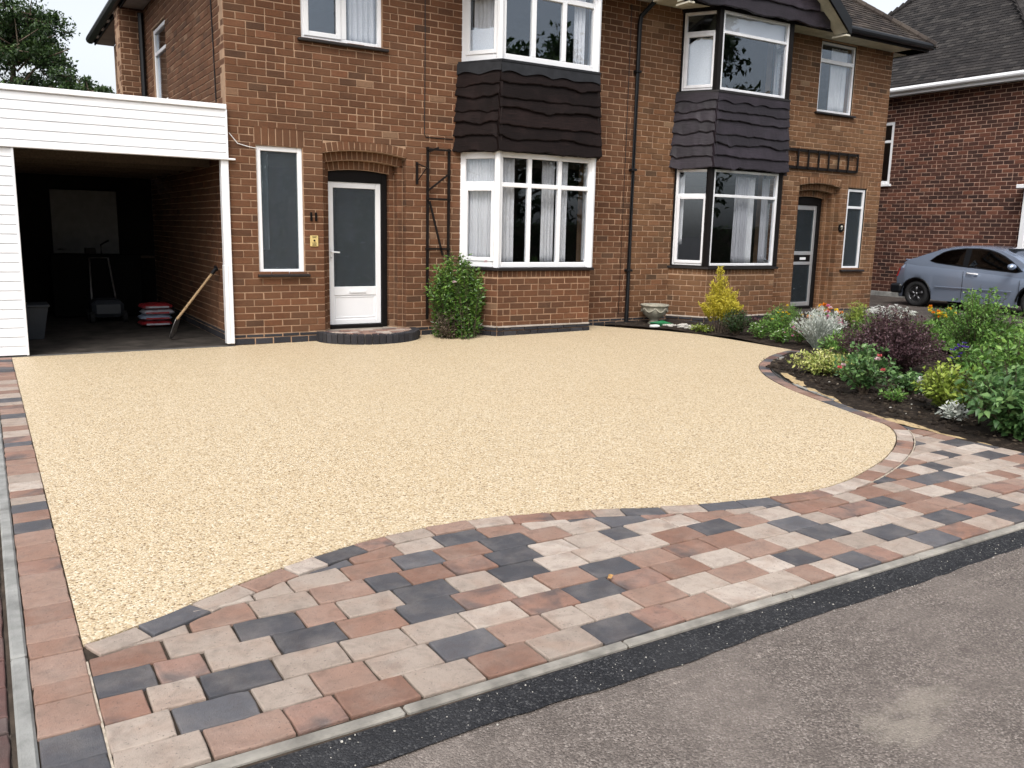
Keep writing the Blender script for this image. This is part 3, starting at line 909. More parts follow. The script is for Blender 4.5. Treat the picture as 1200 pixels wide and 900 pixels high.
# ------------------------------------------------------------------ windows
def window(parent, P0, th, Wd, H, us=(), zs=(), fw=0.055, bw=0.055, mat='white_plastic', gmat='clear_glass', inset=0.03, casements=(), cw=0.045, cmat=None, name='window', skip=(), dark=None):
    xf = frame_at(P0, th)
    fr = MB(xf); y0 = inset; y1 = inset+0.065; c = 0.006
    if dark:
        d = dark
        dk = MB(xf)
        dk.box(-d, 0, y0-.01, y1+.03, -d, H+d, 0.004); dk.box(Wd, Wd+d, y0-.01, y1+.03, -d, H+d, 0.004)
        dk.box(0, Wd, y0-.01, y1+.03, -d, 0, 0.004); dk.box(0, Wd, y0-.01, y1+.03, H, H+d, 0.004)
    fr.box(0, fw, y0, y1, 0, H, c); fr.box(Wd-fw, Wd, y0, y1, 0, H, c)
    fr.box(fw, Wd-fw, y0+.001, y1-.001, 0, fw, c); fr.box(fw, Wd-fw, y0+.001, y1-.001, H-fw, H, c)
    U = [fw]+[v for u in us for v in (u-bw/2, u+bw/2)]+[Wd-fw]
    Z = [fw]+[v for z in zs for v in (z-bw/2, z+bw/2)]+[H-fw]
    for u in us: fr.box(u-bw/2, u+bw/2, y0+.002, y1-.002, fw, H-fw, c)
    for z in zs:
        for i in range(0, len(U), 2): fr.box(U[i], U[i+1], y0+.003, y1-.003, z-bw/2, z+bw/2, c)
    f = fr.build('window_frame' if parent is None else name, mat, parent)
    if dark: dk.build('surround', 'dark_wood', f)
    ci = 0
    for j in range(0, len(Z), 2):
        for i in range(0, len(U), 2):
            a, b, z0, z1 = U[i], U[i+1], Z[j], Z[j+1]
            if (i//2, j//2) in casements:
                cs = MB(xf); q = cw
                cs.box(a-.012, a+q, y0-.014, y0+.03, z0-.012, z1+.012, 0.006); cs.box(b-q, b+.012, y0-.014, y0+.03, z0-.012, z1+.012, 0.006)
                cs.box(a+q, b-q, y0-.013, y0+.03, z0-.012, z0+q, 0.006); cs.box(a+q, b-q, y0-.013, y0+.03, z1-q, z1+.012, 0.006)
                cs.build('casement', cmat or mat, f)
                a += q; b -= q; z0 += q; z1 -= q
            MB(xf).box(a-.006, b+.006, y0+.032, y0+.038, z0-.006, z1+.006).build('pane', gmat, f)
    return f
def sill(parent, P0, th, u0, u1, z, d=0.06, t=0.035, mat='dark_tile'):
    return MB(frame_at(P0, th)).box(u0, u1, -d, 0.12, z-t, z, 0.008).build('sill', mat, parent)
def curtain(label, P0, th, u0, u1, z0, z1, y=0.22, waves=9, amp=0.025, mat='curtain_white', gather=0.0, seed=1, tie=False):
    rr = random.Random(seed)
    nu, nz = waves*8, 10; V = []; F = []
    xf = frame_at(P0, th)
    ph = [rr.uniform(0, 6.28) for _ in range(4)]
    for j in range(nz+1):
        t = j/nz; z = z0+(z1-z0)*t
        for i in range(nu+1):
            s_ = i/nu
            a, b = u0, u1
            if gather: b = u1+gather*(1-t)
            uu = a+(b-a)*s_
            w = amp*(math.sin(s_*waves*6.283+ph[0])+0.4*math.sin(s_*waves*2.3*6.283+ph[1]))*(1.15-0.3*t)
            V.append(tuple(xf @ Vector((uu, y+w, z))))
    for j in range(nz):
        for i in range(nu):
            k = j*(nu+1)+i; F.append((k, k+1, k+nu+2, k+nu+1))
    o = mesh_obj('curtain', fast_mesh('curtain', V, F, None, True, False), mat)
    md = o.modifiers.new('thickness', 'SOLIDIFY'); md.thickness = 0.003
    tag(o, label, 'curtain', 'curtains at the windows')
    return o
def boards(parent, P0, th, L, z0, z1, n, u_over=(0.0, 0.0), mat='waney_board', seed=1, clipf=None, flare=0.0):
    rr = random.Random(seed)
    xf = frame_at(P0, th); H = (z1-z0)/n
    for k in range(n):
        zt = z1-k*H+0.05; zb = z1-(k+1)*H
        if k == 0: zt = z1
        nu = 34; V = []; F = []
        a1, a2, p1, p2, p3 = rr.uniform(.006, .020), rr.uniform(.004, .010), rr.uniform(0, 6), rr.uniform(0, 6), rr.uniform(0, 6)
        tl = rr.uniform(-.012, .012)
        kn = [(rr.uniform(0, L), rr.uniform(0.012, 0.03), rr.uniform(0.05, 0.14)) for _ in range(2)]
        zsh = rr.uniform(-.028, .028) if k < n-1 else 0.0
        fo = flare*k; fp = flare*max(0, k-1); uo = (u_over[0]+(fo if u_over[0] else 0), u_over[1]+(fo if u_over[1] else 0))
        for i in range(nu+1):
            s_ = i/nu; u = -uo[0]+(L+uo[0]+uo[1])*s_
            w = a1*math.sin(u*5.2+p1)+a2*math.sin(u*11+p2)+0.004*math.sin(u*31+p3)+0.003*math.sin(u*57+p1)+tl*(s_-.5)
            for (ku, ka, kw) in kn: w -= ka*math.exp(-((u-ku)/kw)**2)
            e = zb+w+zsh
            bl = 0.004*math.sin(u*3+p2)
            V += [(u, -0.012-fp, zt), (u, -0.052-bl-fo, e+0.012), (u, -0.047-bl-fo, e), (u, -0.004-fp, e+0.002), (u, 0.008, zt)]
        for i in range(nu):
            b = i*5
            for q in range(5): F.append((b+q, b+5+q, b+5+(q+1) % 5, b+(q+1) % 5))
        F.append((0, 1, 2, 3, 4)); F.append(tuple(nu*5+q for q in range(5)))
        if clipf: V = [clipf(p) for p in V]
        mb = MB(xf); mb.add(V, F, 0.0); mb.build('cladding_board', mat, parent)

# ------------------------------------------------------------------ the pair of semi-detached houses
HW = 12.75; MIDX = 6.375; WT = 5.08
def mx(x, mirror): return HW-x if mirror else x
def arch_pts(xc, half, zs, rise, n=14):
    R_ = (half*half+rise*rise)/(2*rise); zc = zs+rise-R_
    a0 = math.asin(half/R_)
    return R_, zc, a0
def semi(mirror):
    nm = 'semi_detached_house'
    if not mirror:
        H = thing(nm, 'brown brick house with white bay windows and white door, left of the black downpipe', 'house', (3.2, 0.1, 0), 'semi-detached houses')
    else:
        H = thing(nm, 'tan brick house with dark-framed bay and grey door, right of the black downpipe', 'house', (9.55, 0.1, 0), 'semi-detached houses')
    bmat = 'brick_tan' if mirror else 'brick_brown'
    def X(a, b): return (HW-b, HW-a) if mirror else (a, b)
    # openings on the front, in left-house coordinates
    bay = (3.24, 5.47)
    ops = {'bay': (*X(*bay), 0.0, WT), 'door': (*X(1.21, 2.385), 0.0, 2.62), 'small': (*X(0.345, 0.94), 0.90, 2.50)}
    ops['upper'] = (0.952, 2.045, 3.835, 5.03) if not mirror else (10.665, 11.66, 3.80, 5.05)
    if mirror: ops['small'] = (11.76, 12.33, 0.90, 2.475)
    x0, x1 = (0.0, MIDX) if not mirror else (MIDX, HW)
    O = [tuple(o) for o in ops.values()]
    Orel = [((a-.007 if k == 'door' else a)-x0, (b+.007 if k == 'door' else b)-x0, c, d) for k, (a, b, c, d) in ops.items()]
    wm = MB(); wall_mesh(wm, (x0, 0, 0), 0, x1-x0, -0.1, WT, Orel)
    wall = wm.build('wall', 'mortar_tan', H)
    B = Bricks(); PL = Bricks()
    # brick openings add soldier courses above the small window
    sm = ops['small']
    sold = (sm[0]-0.02, sm[1]+0.02, sm[3], sm[3]+0.235)
    dr = ops['door']
    dfull = (dr[0], dr[1], 0.0, 2.60)
    ob = [ops['bay'], dfull, sm, ops['upper'], sold]
    B.panel((x0, 0, 0), 0, x1-x0, 0.14, WT, [(a-x0, b-x0, c, d) for a, b, c, d in ob], shift=0.03)
    B.soldier((0, 0, 0), 0, sold[0], sold[1], sold[2], sold[3])
    PL.panel((x0, 0, 0), 0, x1-x0, 0.0, 0.14-0.005, [(a-x0, b-x0, c, d) for a, b, c, d in (ops['bay'], dfull)], shift=0.03)
    # door arch: flush header ring and two recessed rings
    xc = (dr[0]+dr[1])/2; half = (dr[1]-dr[0])/2
    spr, rise = 2.462, 0.058
    R_, zc, a0 = arch_pts(xc, half, spr, rise)
    am = MB()
    n = 24
    # spandrel of mortar between the arch and the square head, then recess slabs
    for (yy, ri, ro, inx) in ((0.007, R_, None, 0), (0.127, R_-0.118, R_+0.03, 0.075), (0.247, R_-0.236, R_-0.08, 0.15)):
        V = []; F = []
        hh = half-inx if inx else half
        for i in range(n+1):
            xx = xc-half+2*half*i/n
            zi = zc+math.sqrt(max(0, ri*ri-(xx-xc)**2))
            zo = 2.625 if ro is None else zc+math.sqrt(ro*ro-(xx-xc)**2)
            V += [(xx, yy, zi), (xx, yy, zo), (xx, yy+0.12, zi), (xx, yy+0.12, zo)]
        for i in range(n):
            b = i*4
            F += [(b, b+4, b+5, b+1), (b+2, b+3, b+7, b+6), (b, b+2, b+6, b+4), (b+1, b+5, b+7, b+3)]
        F += [(0, 1, 3, 2), (n*4, n*4+2, n*4+3, n*4+1)]
        am.add(V, F)
    am.build('arch', 'mortar_tan', H)
    for (yy, rm, hh, ww) in ((0.0, R_+0.062, 0.118, 0.078), (0.12, R_-0.059, 0.115, 0.072), (0.24, R_-0.177, 0.115, 0.072)):
        aa = math.asin((half+(0.03 if yy == 0 else -0.01))/rm); nb = max(3, round(2*aa*rm/ww)); da = 2*aa/nb
        for i in range(nb):
            a = -aa+da*(i+0.5)
            B.single((xc+rm*math.sin(a), yy+random.gauss(0, .001), zc+rm*math.cos(a)), 0, da*rm-0.012, hh-0.008, a)
    # fill bricks between arch ring and course line
    # stepped jambs (two recess steps each side)
    jm = MB()
    for sgn in (-1, 1):
        e0 = xc+sgn*half
        for (ya, yb, ins, top) in ((0.127, 0.247, 0.075, 2.40), (0.247, 0.40, 0.15, 2.36)):
            jm.box(e0+sgn*.005, e0-sgn*(ins-0.007), ya, yb, 0.0, top)
    jm.build('jamb', 'mortar_tan', H)
    z = 0.14
    while z < 2.36:
        for sgn in (-1, 1):
            th = -sgn*math.pi/2
            e0 = xc+sgn*half
            # reveal faces look towards the opening centre
            for q, (ya, yb, ins) in enumerate(((0.0, 0.12, 0.0), (0.12, 0.24, 0.075), (0.24, 0.36, 0.15))):
                xr = e0-sgn*ins
                th2 = -math.pi/2 if sgn > 0 else math.pi/2
                B.single((xr, (ya+yb)/2+0.004, z+CO/2), th2, 0.109, CO-MJ)
                if q: B.single((e0-sgn*(ins-0.037), ya, z+CO/2), 0, 0.066, CO-MJ)
        z += CO
    # bay: canted brick base
    bx = [3.20, 3.54, 5.17, 5.51]; BD = -0.57
    pts = [(mx(x, mirror), y) for x, y in zip(bx, (0, BD, BD, 0))]
    if mirror: pts = pts[::-1]
    bm_ = MB(); segs = []
    for (a, b) in zip(pts[:-1], pts[1:]):
        L = math.hypot(b[0]-a[0], b[1]-a[1]); th = math.atan2(b[1]-a[1], b[0]-a[0]); segs.append((a, th, L))
        wall_mesh(bm_, (a[0], a[1], 0), th, L, -0.1, 0.95, (), 0.15)
        B.panel((a[0], a[1], 0), th, L, 0.14, 0.86, (), shift=0.1)
        B.soldier((a[0], a[1], 0), th, 0.0, L, 0.86, 0.955, 0.082)
        fo = 0.02
        n = Vector((math.sin(th), -math.cos(th), 0))*fo
        PL.panel((a[0]+n.x, a[1]+n.y, 0), th, L, 0.005, 0.15, (), shift=0.1)
    bm_.build('bay_base', 'mortar_tan', H)
    # mortar fillet above the blue plinth
    fl = MB()
    for a, th, L in segs: fl.xf = frame_at((a[0], a[1], 0), th); fl.add([(0.0, -0.022, 0.147), (L, -0.022, 0.147), (L, 0.004, 0.172), (0, 0.004, 0.172), (L, 0.02, 0.147), (0, 0.02, 0.147)], [(0, 1, 2, 3), (3, 2, 4, 5), (0, 3, 5), (1, 4, 2), (0, 5, 4, 1)])
    fl.xf = None
    fl.build('fillet', 'mortar_pale', H)
    # sill slabs and boarded band core
    def ring(off): 
        c = [( -1, 0)]
        p = []
        s_ = off
        p = [(pts[0][0]-s_*0.6, 0.1), (pts[0][0]-s_*0.6, 0.0), (pts[1][0]-s_*0.55, BD-s_), (pts[2][0]+s_*0.55, BD-s_), (pts[3][0]+s_*0.6, 0.0), (pts[3][0]+s_*0.6, 0.1)]
        return p
    MB().prism(ring(0.05), 0.958, 0.995).build('sill', 'dark_tile', H)
    MB().prism(ring(0.045), 3.775, 3.805).build('sill', 'lead' if not mirror else 'dark_tile', H)
    MB().prism(ring(-0.012), 2.605, 3.774).build('bay_core', 'dark_wood', H)
    MB().prism(ring(-0.012), 5.045, 5.12).build('bay_head', 'dark_wood', H)
    # windows of the bay
    if not mirror:
        for q, (a, th, L) in enumerate(segs):
            P0 = (a[0], a[1], 0.998)
            if q == 1:
                window(H, P0, th, L, 1.60, (0.525, 1.045), (1.152,), 0.075, 0.062)
                window(H, (a[0], a[1], 3.808), th, L, 1.235, (0.535, 1.045), (0.90,), 0.085, 0.072)
            else:
                window(H, P0, th, L, 1.60, (), (1.15,), 0.095, 0.085, casements={(0, 0)} )
                window(H, (a[0], a[1], 3.808), th, L, 1.235, (), (0.90,), 0.095, 0.085, casements={(0, 0)})
        for k in (1, 2):
            for (za, zb) in ((0.998, 2.60), (3.808, 5.044)):
                MB().tube([(pts[k][0], pts[k][1]+0.045, za), (pts[k][0], pts[k][1]+0.045, zb)], 0.05, 8).build('corner_post', 'white_plastic', H)
    else:
        for q, (a, th, L) in enumerate(segs):
            d = 0.05
            u = (math.cos(th), math.sin(th))
            for (zb, hh, tr) in ((0.998, 1.60, 1.15), (3.808, 1.235, 0.885)):
                P0 = (a[0]+u[0]*d, a[1]+u[1]*d, zb+0.012)
                if q == 1: window(H, P0, th, L-2*d, hh-0.03, (), (tr,), 0.042, 0.048, 'white_metal', dark=0.03, inset=0.02)
                else: window(H, P0, th, L-2*d, hh-0.03, (), (tr,), 0.045, 0.05, 'white_metal', dark=0.03, inset=0.02, casements={(0, 0)}, cw=0.04)
        for k in (1, 2):
            for (za, zb) in ((0.998, 2.60), (3.808, 5.044)):
                MB().tube([(pts[k][0], pts[k][1]+0.05, za), (pts[k][0], pts[k][1]+0.05, zb)], 0.062, 8).build('corner_post', 'dark_wood', H)
    # waney-edge cladding between the storeys
    for q, (a, th, L) in enumerate(segs):
        boards(H, (a[0], a[1], 0), th, L, 2.60, 3.70, 6, (0.03, 0.03) if q == 1 else ((0.05, 0.0) if q == 0 else (0.0, 0.05)), mat='waney_glare' if mirror else 'waney_board', seed=20+q+(7 if mirror else 0), flare=0.008)
        # lead apron with a scalloped edge
        V = []; F = []; nu = 40
        for i in range(nu+1):
            u = -0.02+(L+0.04)*i/nu
            e = 3.70+0.030*abs(math.sin(u*math.pi/0.42+0.4+0.3*math.sin(u*7)))-0.075+0.008*math.sin(u*13)
            V += [(u, -0.035, 3.775), (u, -0.047, e), (u, -0.035, e)]
        for i in range(nu): b = i*3; F += [(b, b+3, b+4, b+1), (b+1, b+4, b+5, b+2), (b+2, b+5, b+3, b)]
        mb = MB(frame_at((a[0], a[1], 0), th)); mb.add(V, F); mb.build('lead_apron', 'lead' if not mirror else 'waney_glare', H)
    for k in (1, 2): MB().tube([(pts[k][0]+(-.02 if k == 1 else .02), pts[k][1]-0.055, 2.60), (pts[k][0], pts[k][1]-0.012, 3.74)], 0.022, 6).build('corner_board', 'waney_glare' if mirror else 'waney_board', H)
    # other windows
    if not mirror:
        window(H, (0.952, 0, 3.837), 0, 1.093, 1.19, (0.565,), (), 0.055, 0.09, casements={(0, 0)}, cw=0.05)
        sill(H, (0, 0, 0), 0, 0.90, 2.12, 3.835)
        window(H, (0.348, 0, 0.903), 0, 0.59, 1.595, (), (), 0.06, 0.05, gmat='frosted_glass')
        sill(H, (0, 0, 0), 0, 0.32, 0.995, 0.90)
    else:
        window(H, (10.675, 0, 3.812), 0, 0.975, 1.23, (), (0.905,), 0.04, 0.07, 'white_metal', dark=0.01)
        sill(H, (0, 0, 0), 0, 10.60, 11.72, 3.80)
        window(H, (11.785, 0, 0.915), 0, 0.53, 1.54, (), (1.19,), 0.05, 0.05, 'white_metal', gmat='frosted_glass', dark=0.022)
        sill(H, (0, 0, 0), 0, 11.70, 12.40, 0.90)
    # door
    dl = (1.38, 2.147) if not mirror else (10.50, 11.30)
    fx0, fx1 = xc-half+0.155, xc+half-0.155
    fm = MB(); yd = 0.33
    fm.box(fx0, dl[0]-.004, yd-.03, yd+.07, 0.13, 2.36, 0.006); fm.box(dl[1]+.004, fx1, yd-.03, yd+.07, 0.13, 2.36, 0.006)
    fm.box(dl[0]-.003, dl[1]+.003, yd-.029, yd+.07, 2.125, 2.36, 0.006); fm.box(dl[0]-.003, dl[1]+.003, yd-.06, yd+.08, 0.10, 0.172, 0.006)
    fm.build('door_frame', 'dark_wood', H)
    dm = MB(); zb, zt = 0.176, 2.12
    if not mirror:
        s_ = 0.075
        dm.box(dl[0], dl[0]+s_, yd, yd+.05, zb, zt, 0.005); dm.box(dl[1]-s_, dl[1], yd, yd+.05, zb, zt, 0.005)
        dm.box(dl[0]+s_, dl[1]-s_, yd+.001, yd+.049, zt-0.08, zt, 0.005); dm.box(dl[0]+s_, dl[1]-s_, yd+.001, yd+.049, zb, zb+0.07, 0.005)
        dm.box(dl[0]+s_, dl[1]-s_, yd+.001, yd+.049, 0.58, 0.70, 0.005)
        door = dm.build('door', 'white_plastic', H)
        MB().box(dl[0]+s_-.004, dl[1]-s_+.004, yd+.016, yd+.04, zb+0.066, 0.584).build('door_panel', 'white_plastic', door)
        mo = MB()
        a, b, c, d = dl[0]+s_+0.012, dl[1]-s_-0.012, zb+0.09, 0.565
        mo.box(a, a+.014, yd+.008, yd+.02, c, d, .003); mo.box(b-.014, b, yd+.008, yd+.02, c, d, .003); mo.box(a+.014, b-.014, yd+.0085, yd+.02, c, c+.014, .003); mo.box(a+.014, b-.014, yd+.0085, yd+.02, d-.014, d, .003)
        mo.build('moulding', 'white_plastic', door)
        MB().box(dl[0]+s_-.004, dl[1]-s_+.004, yd+.02, yd+.028, 0.696, zt-0.076).build('pane', 'frosted_glass', door)
        lb = MB(); lb.box(xc-0.13, xc+0.13, yd-.008, yd+.004, 0.605, 0.655, .004); lb.box(xc-0.115, xc+0.115, yd-.014, yd-.006, 0.615, 0.645, .003)
        lb.build('letterbox', 'white_plastic', door)
        hd = MB(); hd.box(dl[0]+.022, dl[0]+.048, yd-.012, yd+.003, 1.06, 1.24, .005); hd.tube([(dl[0]+.035, yd-.01, 1.18), (dl[0]+.035, yd-.045, 1.18), (dl[0]+.06, yd-.052, 1.178), (dl[0]+.14, yd-.05, 1.172)], 0.011, 8)
        hd.build('handle', 'white_plastic', door)
        MB().tube([(dl[0]+.035, yd-.014, 1.10), (dl[0]+.035, yd-.005, 1.10)], 0.012, 10).build('keyhole', 'grey_metal', door)
    else:
        s_ = 0.07
        dm.box(dl[0], dl[0]+s_, yd, yd+.05, zb, zt, 0.005); dm.box(dl[1]-s_, dl[1], yd, yd+.05, zb, zt, 0.005)
        for (c, d) in ((zb, zb+0.08), (0.98, 1.04), (1.17, 1.24), (zt-0.09, zt)): dm.box(dl[0]+s_, dl[1]-s_, yd+.001, yd+.049, c, d, 0.005)
        door = dm.build('door', 'grey_metal', H)
        MB().box(dl[0]+s_-.004, dl[1]-s_+.004, yd+.02, yd+.028, 1.236, zt-.086).build('pane', 'frosted_glass', door)
        MB().box(dl[0]+s_-.004, dl[1]-s_+.004, yd+.02, yd+.028, zb+.076, .984).build('pane', 'frosted_glass', door)
        MB().box(dl[0]+s_-.004, dl[1]-s_+.004, yd+.018, yd+.03, 1.036, 1.174).build('letter_plate', 'dark_wood', door)
        MB().box(xc-.02, xc+.14, yd+.004, yd+.02, 1.075, 1.125, .003).build('letterbox', 'white_metal', door)
    # rooms: floors, back walls and partitions so the windows look into dark interiors
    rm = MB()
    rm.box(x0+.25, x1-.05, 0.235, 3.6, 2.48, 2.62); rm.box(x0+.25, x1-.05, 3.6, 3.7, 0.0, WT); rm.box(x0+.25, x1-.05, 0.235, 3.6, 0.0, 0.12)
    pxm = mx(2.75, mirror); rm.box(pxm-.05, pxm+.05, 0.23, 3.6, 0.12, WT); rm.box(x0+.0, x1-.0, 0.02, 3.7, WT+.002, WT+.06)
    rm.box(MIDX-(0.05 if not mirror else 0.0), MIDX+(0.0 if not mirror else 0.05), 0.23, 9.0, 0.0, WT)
    rm.build('room', 'room_wall', H)
    # side wall and back
    sw = MB()
    if not mirror:
        wop = [(9.0-4.80, 9.0-3.62, 3.40, 4.64)]
        wall_mesh(sw, (0, 9.0, 0), -math.pi/2, 9.0-0.01, -0.1, WT, wop)
        B.panel((0, 9.0, 0), -math.pi/2, 9.0, 0.14, WT, wop, shift=0.12)
        PL.panel((0, 9.0, 0), -math.pi/2, 9.0, 0.0, 0.135, (), shift=0.12)
        window(H, (0, 4.78, 3.41), -math.pi/2, 1.14, 1.21, (), (0.83,), 0.06, 0.06)
        # chimney breast
        wall_mesh(sw, (-0.39, 5.5, 0), 0, 0.395, 2.6, 7.2, (), 0.5)
        wall_mesh(sw, (-0.39, 6.02, 0), -math.pi/2, 0.515, 2.6, 7.2, (), 0.2)
        B.panel((-0.39, 5.5, 0), 0, 0.385, 2.66, 6.4, (), shift=0.05); B.panel((-0.39, 6.02, 0), -math.pi/2, 0.52, 2.66, 6.4, (), shift=0.02)
    else:
        wall_mesh(sw, (HW, 0.01, 0), math.pi/2, 9.0, -0.1, WT, ())
        B.panel((HW, 0.0, 0), math.pi/2, 2.5, 0.14, WT, (), shift=0.12)
    sw.box(x0, x1, 9.0, 9.2, 0, WT)
    sw.build('side_wall', 'mortar_tan', H)
    B.build(wall, bmat)
    PL.build(wall, 'brick_blue_black', 60)
    return H
HL = semi(False)
HR = semi(True)
# rename nothing: Blender adds the suffix to the second house

# downpipe between the houses
dp = MB()
dp.tube([(6.335, -0.055, 0.06), (6.335, -0.055, 4.72), (6.345, -0.07, 4.84), (6.46, -0.26, 5.05), (6.50, -0.34, 5.10)], 0.036, 12)
dp.build('downpipe', 'black_plastic', HL)
for z in (0.9, 2.5, 4.0): MB().box(6.285, 6.385, -0.10, -0.002, z, z+.035, .006).build('pipe_bracket', 'black_plastic', HL)
# thin cables clipped to the wall
MB().tube([(2.66, -0.006, 5.0), (2.665, -0.006, 4.0), (2.66, -0.006, 2.80), (2.68, -0.006, 2.76), (3.1, -0.006, 2.76)], 0.006, 5).build('cable', 'black_plastic', HL)
MB().tube([(6.20, -0.006, 5.0), (6.205, -0.006, 3.0), (6.20, -0.006, 0.2)], 0.005, 5).build('cable', 'black_plastic', HL)
MB().tube([(0.02, -0.01, 2.62), (0.12, -0.012, 2.50), (0.25, -0.012, 2.47), (0.34, -0.006, 2.46)], 0.005, 5).build('cable', 'white_paint', HL)
MB().tube([(-0.008, 0.62, 5.0), (-0.008, 0.50, 3.6), (-0.008, 0.46, 3.02)], 0.008, 5).build('cable', 'black_plastic', HL)
# side downpipe by the chimney breast
MB().tube([(-0.06, 5.38, 2.7), (-0.06, 5.38, 5.0)], 0.045, 8).build('downpipe', 'black_plastic', HL)

def text_obj(body, size, loc, mat, parent, name, depth=0.004, rotz=0.0, align='CENTER'):
    cu = bpy.data.curves.new(name, 'FONT'); cu.body = body; cu.size = size; cu.extrude = depth; cu.align_x = align; cu.align_y = 'CENTER'; cu.offset = 0.004
    t = bpy.data.objects.new(name, cu)
    COL.objects.link(t)
    dg = bpy.context.evaluated_depsgraph_get()
    me = bpy.data.meshes.new_from_object(t.evaluated_get(dg))
    bpy.data.objects.remove(t, do_unlink=True)
    M = Matrix.Translation(Vector(loc)) @ Matrix.Rotation(rotz, 4, 'Z') @ Matrix.Rotation(math.pi/2, 4, 'X')
    me.transform(M); me.materials.clear(); me.materials.append(MATS[mat])
    return mesh_obj(name, me, None, parent)
for dx_ in (-.032, .032): text_obj('1', 0.15, (1.065+dx_, -0.010, 1.635), 'black_paint', HL, 'house_number', 0.008)
bp_ = MB().box(1.012, 1.122, -0.016, -0.001, 1.256, 1.398, .006).build('bell_plate', 'brass', HL)
MB().tube([(1.066, -0.026, 1.335), (1.066, -0.014, 1.335)], 0.012, 10).build('bell_push', 'black_paint', bp_)
for k, (w, z) in enumerate(((.06, 1.385), (.05, 1.372), (.062, 1.302), (.05, 1.286), (.056, 1.271))):
    MB().box(1.067-w/2, 1.067+w/2, -0.0175, -0.0155, z-.003, z+.003).build('printed_line', 'black_paint', bp_)
pq = MB().tube([(11.625, -0.022, 1.707), (11.625, -0.002, 1.707)], 0.078, 24).build('number_plaque', 'black_paint', HR)
text_obj('9', 0.11, (11.625, -0.027, 1.707), 'ivory_paint', pq, 'numeral', 0.003)

